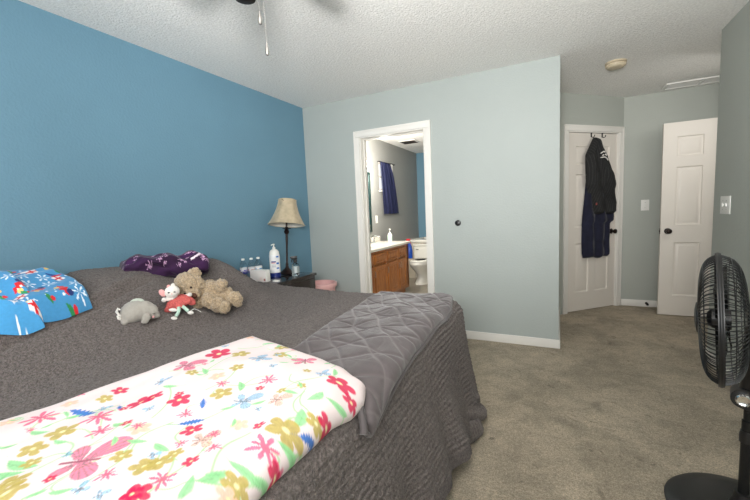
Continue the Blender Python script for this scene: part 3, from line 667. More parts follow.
m = MB(); m.ell(B_(193.6, 288.2, -.092), (.022, .014, .017), (0, .6, 0)); o = m.build('nose', 'bear_nose', bear); o['label'] = 'brown stitched nose'

bear.scale = (.88, .88, .90); bear.location += Matrix.Rotation(bear.rotation_euler.z, 3, 'Z') @ Vector((-.012, 0, .008))
# grey elephant plush
ex, ey, ez = on_bed(.705, -2.40)
S_ = 201.0
def E_(px, py, d=0): return ((px-140)/S_, d, (321-py)/S_)
el = thing('elephant_plush', 'plain grey plush elephant lying with its head to the right on the throw', 'plush toy', (ex, ey, ez-.005), face_camera(ex, ey))
blob('body', [(E_(138, 310, .03), (.092, .075, .060), (0, 0, 0)), (E_(133, 312, .02), (.066, .068, .050), (0, 0, 0)), (E_(147, 310, .02), (.066, .062, .052), (0, .2, 0)),
    (E_(155, 312, -.0), (.038, .042, .042), (0, 0, 0)), (E_(160.5, 316.5, -.01), (.018, .02, .016), (0, .5, 0)), (E_(123.8, 318, -.02), (.022, .024, .018), (0, 0, 0)),
    (E_(146, 320, -.04), (.022, .02, .012), (0, 0, 0)), (E_(124, 315, .02), (.035, .04, .03), (0, 0, 0))], .005, 'grey_plush', el, 6, .002, .012, 5)
ear = blob('ear', [(E_(148, 315.5, -.052), (.026, .007, .024), (0, -.7, 0)), (E_(145, 318.6, -.055), (.020, .006, .010), (0, -.3, 0))], .0035, 'grey_plush', el, 4)
m = MB(); m.ell(E_(139.5, 301.0, .018), (.044, .045, .012), (math.radians(24), 0, 0)); o = m.build('back_patch', 'mint_plush', el); o['label'] = 'pale mint oval patch on the back'
m = MB(); m.tube([E_(121, 312, .0), E_(118.5, 309, -.01), E_(116.8, 306, -.01), E_(118.5, 303, -.01), E_(121.0, 304.5, -.01)], [.006, .006, .008, .007, .004], 8); m.tube([E_(121, 315, .0), E_(118, 313, -.012), E_(117, 310, -.01)], [.009, .008, .005], 8)
o = m.build('tail_ribbon', 'white_plush', el); o['label'] = 'white looped ribbon tail'
m = MB(); m.tube([E_(155.3, 312.6, -.043), E_(156.6, 313.3, -.045), E_(158, 312.8, -.043)], .0016, 6); m.build('stitched_eye', 'eye', el)
m = MB(); m.ell(E_(155.6, 316.4, -.041), (.007, .003, .006)); o = m.build('cheek', 'pink_plush', el); o['label'] = 'pink embroidered cheek'

el.scale = (.76, .80, .93)
# white cat doll in a red dress
dx, dy, dz = on_bed(.745, -2.215)
S_ = 187.0
def D_(px, py, d=0): return ((px-176)/S_, d, (317-py)/S_)
dl = thing('cat_doll', 'small white cat doll in a red dress lying between elephant and bear', 'plush toy', (dx, dy, dz+.004), face_camera(dx, dy))
o = blob('body', [(D_(171, 291.3, .03), (.043, .032, .035), (0, -.1, 0)), (D_(172, 299, .04), (.024, .02, .03), (0, 0, 0)), (D_(166, 299, .03), (.022, .012, .012), (0, 0, 0)), (D_(162, 298.8, .02), (.014, .012, .014), (0, 0, 0)),
    (D_(181, 298.5, .03), (.034, .012, .012), (0, -.2, 0)), (D_(189, 296.8, .02), (.015, .012, .013), (0, 0, 0)), (D_(179, 306, .02), (.03, .02, .022), (0, 0, 0)), (D_(184, 298, .03), (.02, .01, .01), (0, -.3, 0)),
    (D_(172.5, 284.8, .035), (.013, .008, .014), (0, .3, 0))], .0035, 'white_plush', dl, 3, .003, .008, 2)
m = MB(); m.ell(D_(161.2, 291.5, .03), (.017, .008, .024), (0, -.6, 0)); m.ell(D_(168, 285.6, .035), (.011, .007, .012)); o = m.build('ear', 'pink_plush', dl); o['label'] = 'pink cat ear'
for x in (167.6, 173.6):
    m = MB(); m.ell(D_(x, 291.2, -.001), (.006, .003, .004)); m.build('eye', 'eye', dl)
m = MB(); m.ell(D_(170.5, 292.8, -.003), (.0035, .003, .003)); m.build('nose', 'pink_plush', dl)
# dress: flared, gathered skirt
ps = []; no = 90
for k, (hx, hz, wx, wd) in enumerate(((176, 297.2, .024, .022), (176.5, 299, .045, .026), (177.5, 302, .068, .032), (178, 305.5, .082, .036), (178, 308.5, .084, .036), (178, 309, .06, .02))):
    c = D_(hx, hz, .02); a = np.linspace(0, 2*PI, no, endpoint=False); g = 1+.10*np.sin(a*9+k)*min(k/3, 1)
    ps.append(np.stack([c[0]+np.cos(a)*wx*g, c[1]+np.sin(a)*wd*g, c[2]+.010*np.sin(a*5)*min(k/3, 1)+.012*np.cos(a)], -1))
o = grid_mesh('dress', np.stack(ps, 1), 'red_dress', dl, closed_u=True, cap=True); o['label'] = 'gathered red dress'
for pts, ft in (([(176, 307), (176.4, 310), (175, 313.5), (172.5, 316.5)], (170.6, 318.2)), ([(180, 307), (183, 310), (185.5, 313)], (187.8, 315))):
    m = MB(); m.tube([D_(x, y, -.022-.004*k) for k, (x, y) in enumerate(pts)], .010, 12); lg = m.build('leg', 'mint_fabric', dl); lg['label'] = 'pale mint leg'
    m = MB(); m.ell(D_(*ft, -.036), (.018, .013, .010), (0, .2, 0)); m.build('foot', 'white_plush', lg)
m = MB(); m.ell(D_(171, 310.3, -.005), (.028, .014, .011), (0, .15, 0)); m.build('tail', 'white_plush', dl)
m = MB(); m.tube([D_(188, 313, -.03), D_(192, 311.5, -.03), D_(196, 313.5, -.035), D_(199, 316, -.04)], .0015, 6); m.build('cord', 'white_plastic', dl)

dl.scale = (.86, .86, .92)
# ---------------------------------------------------------------- nightstand and what stands on it
NZ = .68
ns = thing('nightstand', 'dark espresso nightstand between the bed and the far wall', 'nightstand', (.21, -.79, 0))
m = MB(); m.box(-.20, .195, -.285, .28, .06, .655, .004); m.build('body', 'espresso', ns)
m = MB(); m.box(-.205, .212, -.295, .29, .655, NZ, .005); m.build('top', 'espresso', ns)
for (x, y) in ((-.17, -.25), (-.17, .245), (.165, -.25), (.165, .245)):
    m = MB(); m.box(x-.02, x+.02, y-.02, y+.02, 0, .06, .003); m.build('foot', 'espresso', ns)
for z in (.10, .375):
    m = MB(); m.box(.195, .208, -.265, .26, z, z+.255, .004); d = m.build('drawer', 'espresso', ns)
    m = MB(); m.lathe([(0, 0), (.006, 0), (.006, .012), (.014, .018), (.013, .026), (0, .028)], 20, Matrix.Translation((.208, 0, z+.128)) @ Matrix.Rotation(PI/2, 4, 'Y')); m.build('knob', 'dark_bronze', d)
# lamp
lp = thing('table_lamp', 'table lamp with a flared beige fabric shade and slim dark stem', 'lamp', (.172, -.645, NZ+.0045), face_camera(.165, -.66)); lp.rotation_euler.y = math.radians(3.0)
m = MB(); m.lathe([(0, 0), (.074, 0), (.076, .008), (.066, .018), (.048, .026), (.040, .038), (.026, .048), (.017, .062), (.013, .08), (0, .08)], 40); m.build('base', 'lamp_metal', lp)
m = MB(); m.lathe([(0, .075), (.013, .078), (.015, .095), (.010, .11), (.009, .25), (.012, .36), (.010, .40), (0, .40)], 24); m.build('stem', 'lamp_metal', lp)
m = MB(); m.lathe([(0, .385), (.014, .388), (.024, .405), (.026, .418), (.016, .432), (.012, .442), (.020, .450), (.010, .46), (.010, .52), (0, .52)], 24)
for k in range(10):
    a = k*PI/5; m.tube([(.018*math.cos(a), .018*math.sin(a), .438), (.032*math.cos(a), .032*math.sin(a), .446), (.046*math.cos(a), .046*math.sin(a), .440)], [.004, .003, .001], 6)
m.build('collar', 'lamp_metal', lp)
tilt = Matrix.Translation((0, 0, .46)) @ Matrix.Rotation(math.radians(-9), 4, 'X') @ Matrix.Rotation(math.radians(2.5), 4, 'Y') @ Matrix.Translation((0, 0, -.46))
hh = np.linspace(0, 1, 26); prof = .086+(.178-.086)*(hh**1.9*.75+hh*.25)                 # bell, top to bottom
aa = np.linspace(0, 2*PI, 96, endpoint=False); hexr = 1-.055*np.abs(np.sin(aa*3))
P = np.stack([np.stack([np.cos(aa)*r*hexr, np.sin(aa)*r*hexr, np.full_like(aa, .725-.245*h)], -1) for r, h in zip(prof, hh)], 1)
P2 = np.stack([np.stack([np.cos(aa)*(r-.003)*hexr, np.sin(aa)*(r-.003)*hexr, np.full_like(aa, .724-.243*h)], -1) for r, h in zip(prof, hh)], 1)
sh = grid_mesh('lamp_shade', P, 'lamp_shade', lp, closed_u=True); sh.matrix_basis = tilt
sl = grid_mesh('shade_lining', P2[::-1], 'shade_inner', sh, closed_u=True)
for z, r in ((.725, .086), (.48, .178)):
    m = MB(); m.tube([(math.cos(a)*r*(1-.055*abs(math.sin(a*3))), math.sin(a)*r*(1-.055*abs(math.sin(a*3))), z) for a in np.linspace(0, 2*PI, 72, endpoint=False)], .0035, 8, True); m.build('trim_band', 'lamp_shade', sh)
m = MB()
for k in range(3): a = k*2*PI/3; m.tube([(0, 0, .70), (.08*math.cos(a), .08*math.sin(a), .722)], .002, 6)
m.tube([(0, 0, .52), (.04, 0, .56), (.045, 0, .64), (0, 0, .70)], .002, 6); m.tube([(0, 0, .52), (-.04, 0, .56), (-.045, 0, .64), (0, 0, .70)], .002, 6)
m.build('harp', 'lamp_metal', lp)
m = MB(); m.lathe([(0, .52), (.013, .52), (.014, .55), (.030, .60), (.028, .635), (.012, .655), (0, .658)], 24); m.build('bulb', 'white_plastic', lp)
m = MB(); m.lathe([(0, .70), (.008, .70), (.010, .72), (.005, .735), (0, .738)], 16); m.build('finial', 'lamp_metal', lp)

# small water bottles
def label_band(name, r, z0, z1, paint, parent, seg=64, nz=24):
    a = np.linspace(0, 2*PI, seg, endpoint=False); z = np.linspace(z0, z1, nz); A, Z = np.meshgrid(a, z, indexing='ij')
    P = np.stack([np.cos(A)*r, np.sin(A)*r, Z], -1); return grid_mesh(name, P, 'label', parent, color=paint(A, (Z-z0)/(z1-z0)), closed_u=True)
def band_paint(main, acc):
    def f(A, v):
        c = np.ones(A.shape+(3,))*np.array(lin(236, 236, 238)); c[v < .42] = np.array(lin(*main)); c[(np.abs(v-.60) < .09) & (np.sin(A*3) > -.3)] = np.array(lin(*acc))
        c[(np.abs(v-.25) < .05) & (np.sin(A*11) > .2)] = np.array(lin(235, 235, 240)); return c
    return f
def water_bottle(loc, main, acc, label, rz):
    t = thing('water_bottle', label, 'bottle', loc, rz, 'small water bottles on the nightstand')
    m = MB(); m.lathe([(0, .002), (.026, 0), (.031, .006), (.030, .03), (.0315, .04), (.030, .05), (.0315, .06), (.0315, .115), (.030, .125), (.030, .135), (.022, .165), (.013, .182), (.0125, .192), (0, .192)], 40); m.build('bottle_body', 'clear', t)
    m = MB(); m.lathe([(0, .190), (.0145, .190), (.0148, .203), (.013, .206), (0, .206)], 28); m.build('cap', 'white_plastic', t)
    label_band('label_band', .0322, .072, .122, band_paint(main, acc), t)
water_bottle((.037, -1.068, NZ), (58, 62, 150), (120, 110, 190), 'clear water bottle with a violet label, leftmost of the three beside the lamp', -.6)
water_bottle((.078, -1.010, NZ), (52, 60, 150), (208, 50, 74), 'clear water bottle with a red and violet label, middle of the three', -.8)
water_bottle((.098, -.945, NZ), (44, 150, 110), (60, 150, 210), 'clear water bottle with a green and blue label, nearest the lotion bottle', -.5)
# white card box
def card_paint(P):
    x, z = P[..., 0], P[..., 2]; c = np.ones(x.shape+(3,))*np.array(lin(238, 232, 228))
    k = np.clip(vnoise(x*30+3, z*30, 71)*1.6, 0, 1)*(x > -.03); c = c*(1-.35*k[..., None])+np.array(lin(226, 178, 160))*(.35*k)[..., None]
    c[(np.abs(x-.068) < .010) & (np.abs(z-.022) < .010)] = np.array(lin(176, 120, 110)); return c
cb = thing('card_box', 'small white card box with a faint pink picture, standing in front of the water bottles', 'box', (.20, -1.040, NZ), .10)
m = MB(); m.box(-.085, .085, -.030, .030, 0, .105, .002); m.build('carton', 'white_plastic', cb)
xx, zz = np.meshgrid(np.linspace(-.083, .083, 80), np.linspace(.002, .103, 40), indexing='ij'); Pc = np.stack([xx, np.full_like(xx, -.0305), zz], -1)
grid_mesh('printed_front', Pc, 'paper', cb, color=card_paint(Pc))
# lotion pump bottle
lo = thing('lotion_bottle', 'tall white pump lotion bottle with blue marks on the nightstand', 'bottle', (.15, -.785, NZ), face_camera(.15, -.785))
m = MB(); m.lathe([(0, 0), (.046, 0), (.048, .006), (.048, .20), (.044, .235), (.030, .255), (.016, .262), (0, .262)], 40, sy=.72); m.build('bottle_body', 'white_plastic', lo)
m = MB(); m.lathe([(.0485, 0), (.0488, .004), (.0488, .034), (.0485, .038)], 40, sy=.72); m.build('blue_foot', 'navy_plastic', lo)
m = MB(); m.lathe([(0, .262), (.015, .262), (.015, .280), (.006, .282), (.006, .300), (.011, .302), (.011, .312), (0, .314)], 24); m.tube([(0, 0, .307), (-.012, -.010, .307), (-.022, -.018, .300)], .005, 8); m.build('pump', 'white_plastic', lo)
def lot_paint(A, v):
    c = np.ones(A.shape+(3,))*np.array(lin(240, 240, 240)); f = (A-1.5*PI)
    c[(np.abs(v-.60) < .030) & (f > -.7) & (f < .25)] = np.array(lin(36, 60, 140)); c[(np.abs(v-.54) < .018) & (f > -.7) & (f < .15)] = np.array(lin(206, 66, 60))
    for k in (.88, .50, .22): c[(np.abs(v-k) < .045) & (f > .30) & (f < .85)] = np.array(lin(40, 110, 190))
    for k in (.42, .36, .30): c[(np.abs(v-k) < .008) & (f > -.6) & (f < .2) & (np.sin(A*60) > -.4)] = np.array(lin(120, 130, 160))
    return c
a = np.linspace(0, 2*PI, 120, endpoint=False); z = np.linspace(.045, .21, 60); A_, Z_ = np.meshgrid(a, z, indexing='ij'); r = np.interp(Z_, [.2, .235], [.0486, .045])
grid_mesh('printed_label', np.stack([np.cos(A_)*r, np.sin(A_)*r*.725, Z_], -1), 'label', lo, color=lot_paint(A_, (Z_-.045)/.165), closed_u=True)
# clear spray bottle
sp = thing('spray_bottle', 'clear round spray bottle with black trigger top beside the lamp base', 'bottle', (.325, -.70, NZ), face_camera(.325, -.70))
m = MB(); m.lathe([(0, .002), (.034, 0), (.036, .006), (.036, .095), (.032, .110), (.016, .120), (.014, .130), (0, .130)], 36); m.build('bottle_body', 'clear', sp)
m = MB(); m.lathe([(0, .005), (.032, .005), (.0325, .07), (0, .07)], 36); m.build('liquid', 'water', sp)
m = MB(); m.lathe([(0, .126), (.017, .126), (.018, .150), (.014, .156), (0, .158)], 28); m.box(-.036, .022, -.012, .012, .156, .188, .006); m.box(-.046, -.034, -.008, .008, .168, .184, .003); m.tube([(-.026, 0, .160), (-.032, 0, .145), (-.030, 0, .128)], .005, 8); m.build('trigger_head', 'black_plastic', sp)
a_ = label_band('label_band', .0364, .03, .085, lambda A, v: np.where(((np.abs(np.sin(A*1.0)) > .93))[..., None], np.array(lin(206, 214, 214)), np.array(lin(150, 160, 162)))*np.ones(A.shape+(3,)), sp); a_['label'] = 'narrow pale label'
m = MB(); m.lathe([(0, 0), (.030, 0), (.032, .004), (.028, .009), (0, .010)], 28, sx=1.2, sy=.7); o = m.build('small_dish', 'white_plastic', None); o.location = (.345, -1.0, NZ); tag(o, 'tiny white dish at the front edge of the nightstand beside the card box', 'dish')
# pink bin between nightstand and far wall
bn = thing('pink_bin', 'pale pink plastic bin tucked between nightstand and far wall', 'bin', (.285, -.24, 0)); bn.scale = (1, 1, .965)
m = MB(); m.lathe([(0, .004), (.115, 0), (.12, .01), (.150, .50), (.150, .505), (.143, .50), (.113, .02), (0, .016)], 48, sy=1.0); m.build('tub', 'pink_plastic', bn)
m = MB(); m.lathe([(.143, .497), (.166, .500), (.170, .515), (.168, .540), (.160, .545), (.144, .543), (.143, .497)], 48); o = m.build('rim', 'pink_plastic', bn)

# ---------------------------------------------------------------- things on the walls and doors
def cloth_on_door(name, rows, mat, depth, seed, nu, nv, color=None, label=None, cat=None, folds=5, drop=0, group=None):
    """rows: (z, left, right) along the door; a folded garment body with a flat back"""
    rows = sorted(rows, key=lambda r: -r[0]); zz = np.linspace(rows[0][0], rows[-1][0], nv); rz = [-r[0] for r in rows]
    l = np.interp(-zz, rz, [r[1] for r in rows]); rr = np.interp(-zz, rz, [r[2] for r in rows])
    ker = np.array([1, 2, 3, 2, 1])/9; pad = lambda a: np.convolve(np.pad(a, 2, 'edge'), ker, 'valid'); l, rr = pad(pad(l)), pad(pad(rr))
    u = np.linspace(0, 1, nu)[:, None]; X = l[None]+(rr-l)[None]*u; Z = zz[None]+0*u
    k = np.clip(np.minimum(u, 1-u)*(rr-l)[None]/.05, 0, 1)**.5; v = np.clip(np.minimum(zz-zz[-1], zz[0]-zz)/.03, 0, 1)[None]**.5
    h = depth*(.6+.25*np.sin(u*folds*PI*1.3+2.2*np.sin(Z*2+seed))+.6*vnoise(u*4+seed, Z*4, seed)+.25*vnoise(u*11, Z*9, seed+1))
    Y = -np.clip(h, .012, None)*k*v-.004
    Z2 = Z+drop*vnoise(u*5, 0*Z, seed+7)*np.clip(1-(zz-zz[-1])/.2, 0, 1)[None]
    front = np.stack([X, Y, Z2], -1); back = np.stack([X, 0*Y-.002, Z2], -1)[::-1]
    P = np.concatenate([front, back], 0); c = None
    if color is not None: c = color(P)
    o = grid_mesh(name, P, mat, color=c, closed_u=True); return o
fy = Matrix.Translation((0, .010, 0))
hk = thing('door_hook', 'black over-door hook holding the striped jacket on the closet door', 'hook', (.462, .0, 1.985), 0, 'over-door hooks'); 
def hook_parts(t):
    m = MB(); m.box(-.008, .008, .008, .0115, .0, .058, .001); m.box(-.008, .008, .0, .012, .043, .0475, .001); m.build('strap', 'black_steel', t)
    m = MB(); m.tube([(0, .008, .004), (0, -.012, -.006), (0, -.030, .0), (0, -.034, .018)], .004, 8); m.build('hook_arm', 'black_steel', t)
hook_parts(hk)
h2 = copy_tree(hk, 'empty black over-door hook on the closet door, right of the hung jacket', (.625, 0, 1.985)); at_diag(hk); at_diag(h2)
robe = cloth_on_door('navy_robe', [(1.62, .36, .52), (1.5, .345, .66), (1.3, .325, .72), (1.10, .30, .76), (1.03, .295, .755), (1.02, .293, .70), (.82, .292, .695), (.66, .298, .70), (.615, .315, .69)], 'navy_fleece', .062, 3, 90, 160, folds=4, drop=.03)
tag(robe, 'long navy fleece robe hanging beneath the striped jacket on the closet door', 'robe'); robe.location = (.035, .004, 0); at_diag(robe)
def jacket_paint(P):
    x, y, z = P[..., 0], P[..., 1], P[..., 2]; c = np.ones(x.shape+(3,))*np.array(lin(25, 25, 26))
    k = np.abs((((x+.10*np.sin(z*3)+.06*z)/.021) % 1)-.5) < .07; c[k] = np.array(lin(56, 56, 55))
    return c
jk = cloth_on_door('striped_jacket', [(1.975, .415, .465), (1.94, .395, .495), (1.86, .35, .565), (1.78, .305, .63), (1.70, .305, .665), (1.60, .310, .712), (1.53, .314, .722), (1.45, .318, .742), (1.40, .34, .735), (1.25, .375, .775), (1.20, .385, .765), (1.13, .405, .752)], 'jacket', .085, 9, 150, 260, color=jacket_paint, folds=3, drop=.03)
jk_root = tag(jk, 'black pinstriped hooded jacket with a white emblem hanging on the closet door', 'jacket'); jk.location = (.035, -.022, 0); at_diag(jk)
def on_jacket(x, z):
    best = min((v.co for v in jk.data.vertices if v.co.y < -.003), key=lambda c: (c.x-x)**2+(c.z-z)**2); return Vector((x+0, best.y-.009, z))
m = MB()                                                            # embroidered white emblem: a few stitched strokes
for pts in ([(.455, 1.79), (.485, 1.812), (.515, 1.80)], [(.46, 1.745), (.50, 1.752), (.545, 1.735), (.57, 1.715)], [(.505, 1.775), (.53, 1.785), (.545, 1.765)], [(.475, 1.765), (.49, 1.775)]):
    m.tube([on_jacket(*p) for p in smooth_poly(pts, 9, 1)], [.003]+[0.0065]*7+[.003], 6)
o = m.build('emblem', 'white_plush', jk); o['label'] = 'white stitched emblem'
M['hem_red'] = material('faded_red_tag', lin(150, 70, 66), .8, bump=.2, bscale=300)
m = MB(); c = on_jacket(.43, 1.235); m.box(c.x-.009, c.x+.009, c.y-.002, c.y+.003, c.z-.012, c.z+.012, .001); o = m.build('hem_tag', M['hem_red'], jk); o['label'] = 'small red hem tag'

def wall_plate(name, label, loc, rz, wd, ht, toggles, cat='light switch', rocker=False):
    t = thing(name, label, cat, loc, rz)
    m = MB(); m.box(-wd/2, wd/2, -.006, 0, -ht/2, ht/2, .003); m.build('plate', 'white_plastic', t)
    for x in toggles:
        m = MB(); m.box(x-.005, x+.005, -.014, -.005, -.010, .014, .002); m.build('toggle', 'white_plastic', t)
        for z in (-.03, .03):
            m = MB(); m.lathe([(0, -.0015), (.003, -.001), (.003, .001), (0, .001)], 10, Matrix.Translation((x, -.006, z)) @ Matrix.Rotation(PI/2, 4, 'X')); m.build('screw', 'chrome', t)
    return t
wall_plate('light_switch', 'single white switch plate on the back wall between the two doors', (3.463, 1.768, 1.197), 0, .078, .125, (0,))
sw = wall_plate('light_switch', 'wide white two-toggle switch plate on the right-hand wall above the fan', (3.61, -.07, 1.19), -PI/2, .17, .125, (-.03, .03))
m = MB(); m.lathe([(0, 0), (.026, 0), (.028, .006), (.024, .016), (.012, .020), (0, .021)], 32, Matrix.Rotation(PI/2, 4, 'X')); o = m.build('wall_bumper', 'black_plastic'); o.location = (1.717, 0, 1.113)
tag(o, 'round black knob bumper fixed to the pale far wall right of the bathroom doorway', 'wall bumper')
t = thing('door_stop', 'small dark spring door stop on the back baseboard beside the open door', 'door stop', (3.50, 1.755, .045))
m = MB(); m.tube([(.012*math.cos(a), -a*.0016, .012*math.sin(a)) for a in np.linspace(0, 2*PI*7, 120)], .0022, 6); m.build('spring', 'dark_bronze', t)
m = MB(); m.cyl((0, -.068, 0), (0, -.084, 0), .011, 16); m.build('tip', 'black_plastic', t)
sd = thing('smoke_detector', 'round cream smoke detector on the ceiling before the passage', 'smoke detector', (3.0, .44, H))
m = MB(); m.lathe([(0, 0), (.080, 0), (.080, -.012), (.074, -.014), (0, -.014)], 48); m.build('mount', 'cream_plastic', sd)
m = MB(); m.lathe([(.070, -.014), (.074, -.018), (.072, -.036), (.062, -.046), (.03, -.049), (0, -.049)], 48)
for k in range(24): a = k*PI/12; m.box(0, 0, 0, 0, 0, 0) if False else m.tube([(.074*math.cos(a), .074*math.sin(a), -.020), (.0735*math.cos(a), .0735*math.sin(a), -.034)], .0025, 6)
m.build('cover', 'cream_plastic', sd)
vt = thing('ceiling_vent', 'long flat white ceiling vent over the passage by the open door', 'vent', (3.87, 1.55, H))
m = MB()
for (x0, x1, y0, y1) in ((-.31, .31, -.115, -.09), (-.31, .31, .09, .115), (-.31, -.285, -.09, .09), (.285, .31, -.09, .09), (-.008, .008, -.09, .09)): m.box(x0, x1, y0, y1, -.012, 0, .003)
m.build('frame', 'white_plastic', vt)
for k in range(9):
    y = -.08+k*.02; m = MB(); m.poly([(-.285, y-.006, -.010), (.285, y-.006, -.010), (.285, y+.007, -.002), (-.285, y+.007, -.002), (-.285, y-.006, -.0085), (.285, y-.006, -.0085), (.285, y+.007, -.0005), (-.285, y+.007, -.0005)], [(0, 1, 2, 3), (7, 6, 5, 4), (0, 4, 5, 1), (1, 5, 6, 2), (2, 6, 7, 3), (3, 7, 4, 0)]); m.build('slat', 'white_plastic', vt)

# ---------------------------------------------------------------- ceiling fan (only its switch housing and pull chains hang into view)
cf = thing('ceiling_fan', 'ceiling fan whose dark switch housing and two pull chains hang from above', 'ceiling fan', (1.62, -2.475, H))
m = MB(); m.lathe([(0, 0), (.07, 0), (.07, -.02), (.045, -.05), (.016, -.06), (.014, -.16), (0, -.16)], 32); m.build('canopy', 'dark_bronze', cf)
m = MB(); m.lathe([(0, -.14), (.05, -.145), (.10, -.165), (.115, -.20), (.115, -.26), (.09, -.29), (.05, -.30), (0, -.30)], 48); m.build('motor', 'dark_bronze', cf)
m = MB(); m.lathe([(0, -.29), (.05, -.29), (.060, -.32), (.060, -.42), (.05, -.438), (.036, -.446), (.034, -.468), (0, -.472)], 40); m.build('switch_housing', 'dark_bronze', cf)
for k in range(5):
    a = math.radians(89+72*k); R = Matrix.Rotation(a, 4, 'Z')
    m = MB(); xs = np.linspace(.14, .56, 14); w_ = np.interp(xs, [.14, .2, .5, .54, .56], [.035, .05, .065, .055, .03])
    t_ = bmesh.new(); up_ = [t_.verts.new((x, s*wv, -.205+s*wv*.2+dz)) for dz in (0, .007) for s in (-1, 1) for x, wv in zip(xs, w_)]; n = 14
    for i in range(n-1):
        t_.faces.new((up_[i], up_[i+1], up_[n+i+1], up_[n+i])); t_.faces.new((up_[2*n+i], up_[3*n+i], up_[3*n+i+1], up_[2*n+i+1]))
        t_.faces.new((up_[i], up_[2*n+i], up_[2*n+i+1], up_[i+1])); t_.faces.new((up_[n+i], up_[n+i+1], up_[3*n+i+1], up_[3*n+i]))
    t_.faces.new((up_[0], up_[n], up_[3*n], up_[2*n])); t_.faces.new((up_[n-1], up_[3*n-1], up_[4*n-1], up_[2*n-1])); bmesh.ops.recalc_face_normals(t_, faces=t_.faces)
    m.add(t_, R); b_ = m.build('blade', 'espresso', cf)
    m = MB(); m.tube([R @ Vector(p) for p in ((.09, 0, -.24), (.13, 0, -.215), (.19, 0, -.208))], .010, 8); m.build('blade_arm', 'dark_bronze', b_)
for (x, y, zt, zb) in ((.040, .020, -.425, -.508), (.062, .020, -.41, -.612)):
    m = MB(); n = int((zt-zb)/.006)
    m.tube([(x*.7, y*.7, zt+.004), (x, y, zt-.004), (x, y, zb)], .0008, 6)
    for i in range(n): m.ell((x, y, zt-.006*i), (.0013, .0013, .0013), sub=1)
    ch = m.build('pull_chain', 'chain', cf)
    m = MB(); m.lathe([(0, 0), (.0022, -.001), (.003, -.010), (.0055, -.020), (.0068, -.032), (.0055, -.042), (0, -.046)], 20, Matrix.Translation((x, y, zb))); m.build('pull_weight', 'chain', ch)

# ---------------------------------------------------------------- pedestal fan at the right
FX, FY, FZ = 3.208, -1.685, 0
pf = thing('pedestal_fan', 'black pedestal fan with a round wire grille standing on the carpet at right', 'fan', (FX, FY, 0))
m = MB(); m.lathe([(0, .046), (.05, .045), (.17, .036), (.222, .026), (.238, .010), (.236, 0), (0, 0)], 72); m.build('base', 'black_plastic', pf)
m = MB(); m.lathe([(0, .035), (.045, .042), (.040, .06), (.030, .085), (.026, .11), (0, .11)], 36); m.build('pole_socket', 'black_plastic', pf)
m = MB(); m.cyl((0, 0, .09), (0, 0, .40), .0165, 28); m.cyl((0, 0, .38), (0, 0, .50), .0125, 28); m.build('pole', 'black_steel', pf)
m = MB(); m.lathe([(0, .315), (.021, .315), (.022, .34), (.019, .36), (0, .36)], 28); m.build('height_collar', 'black_plastic', pf)
HC = Vector((3.080, -1.790, .812)); nrm = Vector((-.966, .26, 0)).normalized()
ax = nrm; T = Matrix.Translation(HC-Vector((FX, FY, 0))) @ (Matrix.Rotation(math.radians(-3), 4, nrm.cross(Vector((0, 0, 1)))) @ nrm.to_track_quat('Z', 'Y').to_matrix().to_4x4())
RG = .228
def TT(p): return T @ Vector(p)
def cage(sign, depth, rc, n, name, rings, rest):
    g = MB()
    prof = [(RG, 0), (RG*.985, depth*.30), (RG*.93, depth*.58), (RG*.80, depth*.80), (RG*.58, depth*.93), (rc, depth)]
    pr = smooth_poly(prof, 14, 2)
    for k in range(n):
        a = 2*PI*k/n; tw = .0
        g.tube([TT((math.cos(a+tw*(1-r/RG))*r, math.sin(a+tw*(1-r/RG))*r, sign*z)) for r, z in pr], .0017, 5)
    for q in rings:
        r = np.interp(q, np.linspace(0, 1, 14), pr[:, 0]); z = np.interp(q, np.linspace(0, 1, 14), pr[:, 1])
        g.tube([TT((math.cos(a)*r, math.sin(a)*r, sign*z)) for a in np.linspace(0, 2*PI, 72, endpoint=False)], .0016, 5, True)
    return g.build(name, 'wire', rest)
cage(1, .057, .055, 84, 'front_grille', (.30, .62, .99), pf)
cage(-1, .074, .06, 84, 'rear_grille', (.18, .34, .52, .74, .99), pf)
m = MB(); m.tube([TT((math.cos(a)*(RG+.002), math.sin(a)*(RG+.002), z)) for z in (0,) for a in np.linspace(0, 2*PI, 96, endpoint=False)], .0065, 10, True)
ring = bmesh.new(); prof = [(RG-.003, -.008), (RG+.006, -.008), (RG+.006, .008), (RG-.003, .008), (RG-.003, -.008)]
m.lathe(prof, 96, T); ring.free(); m.build('rim_band', 'black_plastic', pf)
m = MB(); m.lathe([(0, .068), (.03, .067), (.054, .062), (.058, .055), (.05, .050), (0, .050)], 40, T); m.build('front_badge', 'black_plastic', pf)
# three blades, at rest
for k in range(3):
    t_ = bmesh.new(); nu, nv = 14, 10; gv = []
    for i in range(nu):
        r = .03+(.200-.03)*i/(nu-1); span = np.interp(i/(nu-1), [0, .3, .75, .95, 1], [.35, .62, .85, .78, .60])
        gv.append([t_.verts.new((r*math.cos(2*PI*k/3+span*(j/(nv-1)-.5)*1.4+.25*i/(nu-1)), r*math.sin(2*PI*k/3+span*(j/(nv-1)-.5)*1.4+.25*i/(nu-1)), -.006+.036*(j/(nv-1)-.5))) for j in range(nv)])
    for i in range(nu-1):
        for j in range(nv-1): t_.faces.new((gv[i][j], gv[i+1][j], gv[i+1][j+1], gv[i][j+1]))
    bmesh.ops.solidify(t_, geom=t_.faces[:], thickness=.0025)
    m = MB(); m.add(t_, T); m.build('blade', 'blade_clear', pf)
m = MB(); m.lathe([(0, .035), (.022, .032), (.034, .02), (.036, -.03), (0, -.03)], 32, T); m.build('hub', 'black_plastic', pf)
m = MB(); m.lathe([(0, -.07), (.058, -.072), (.066, -.10), (.066, -.16), (.055, -.185), (.03, -.195), (0, -.196)], 40, T); mt = m.build('motor_housing', 'black_plastic', pf)
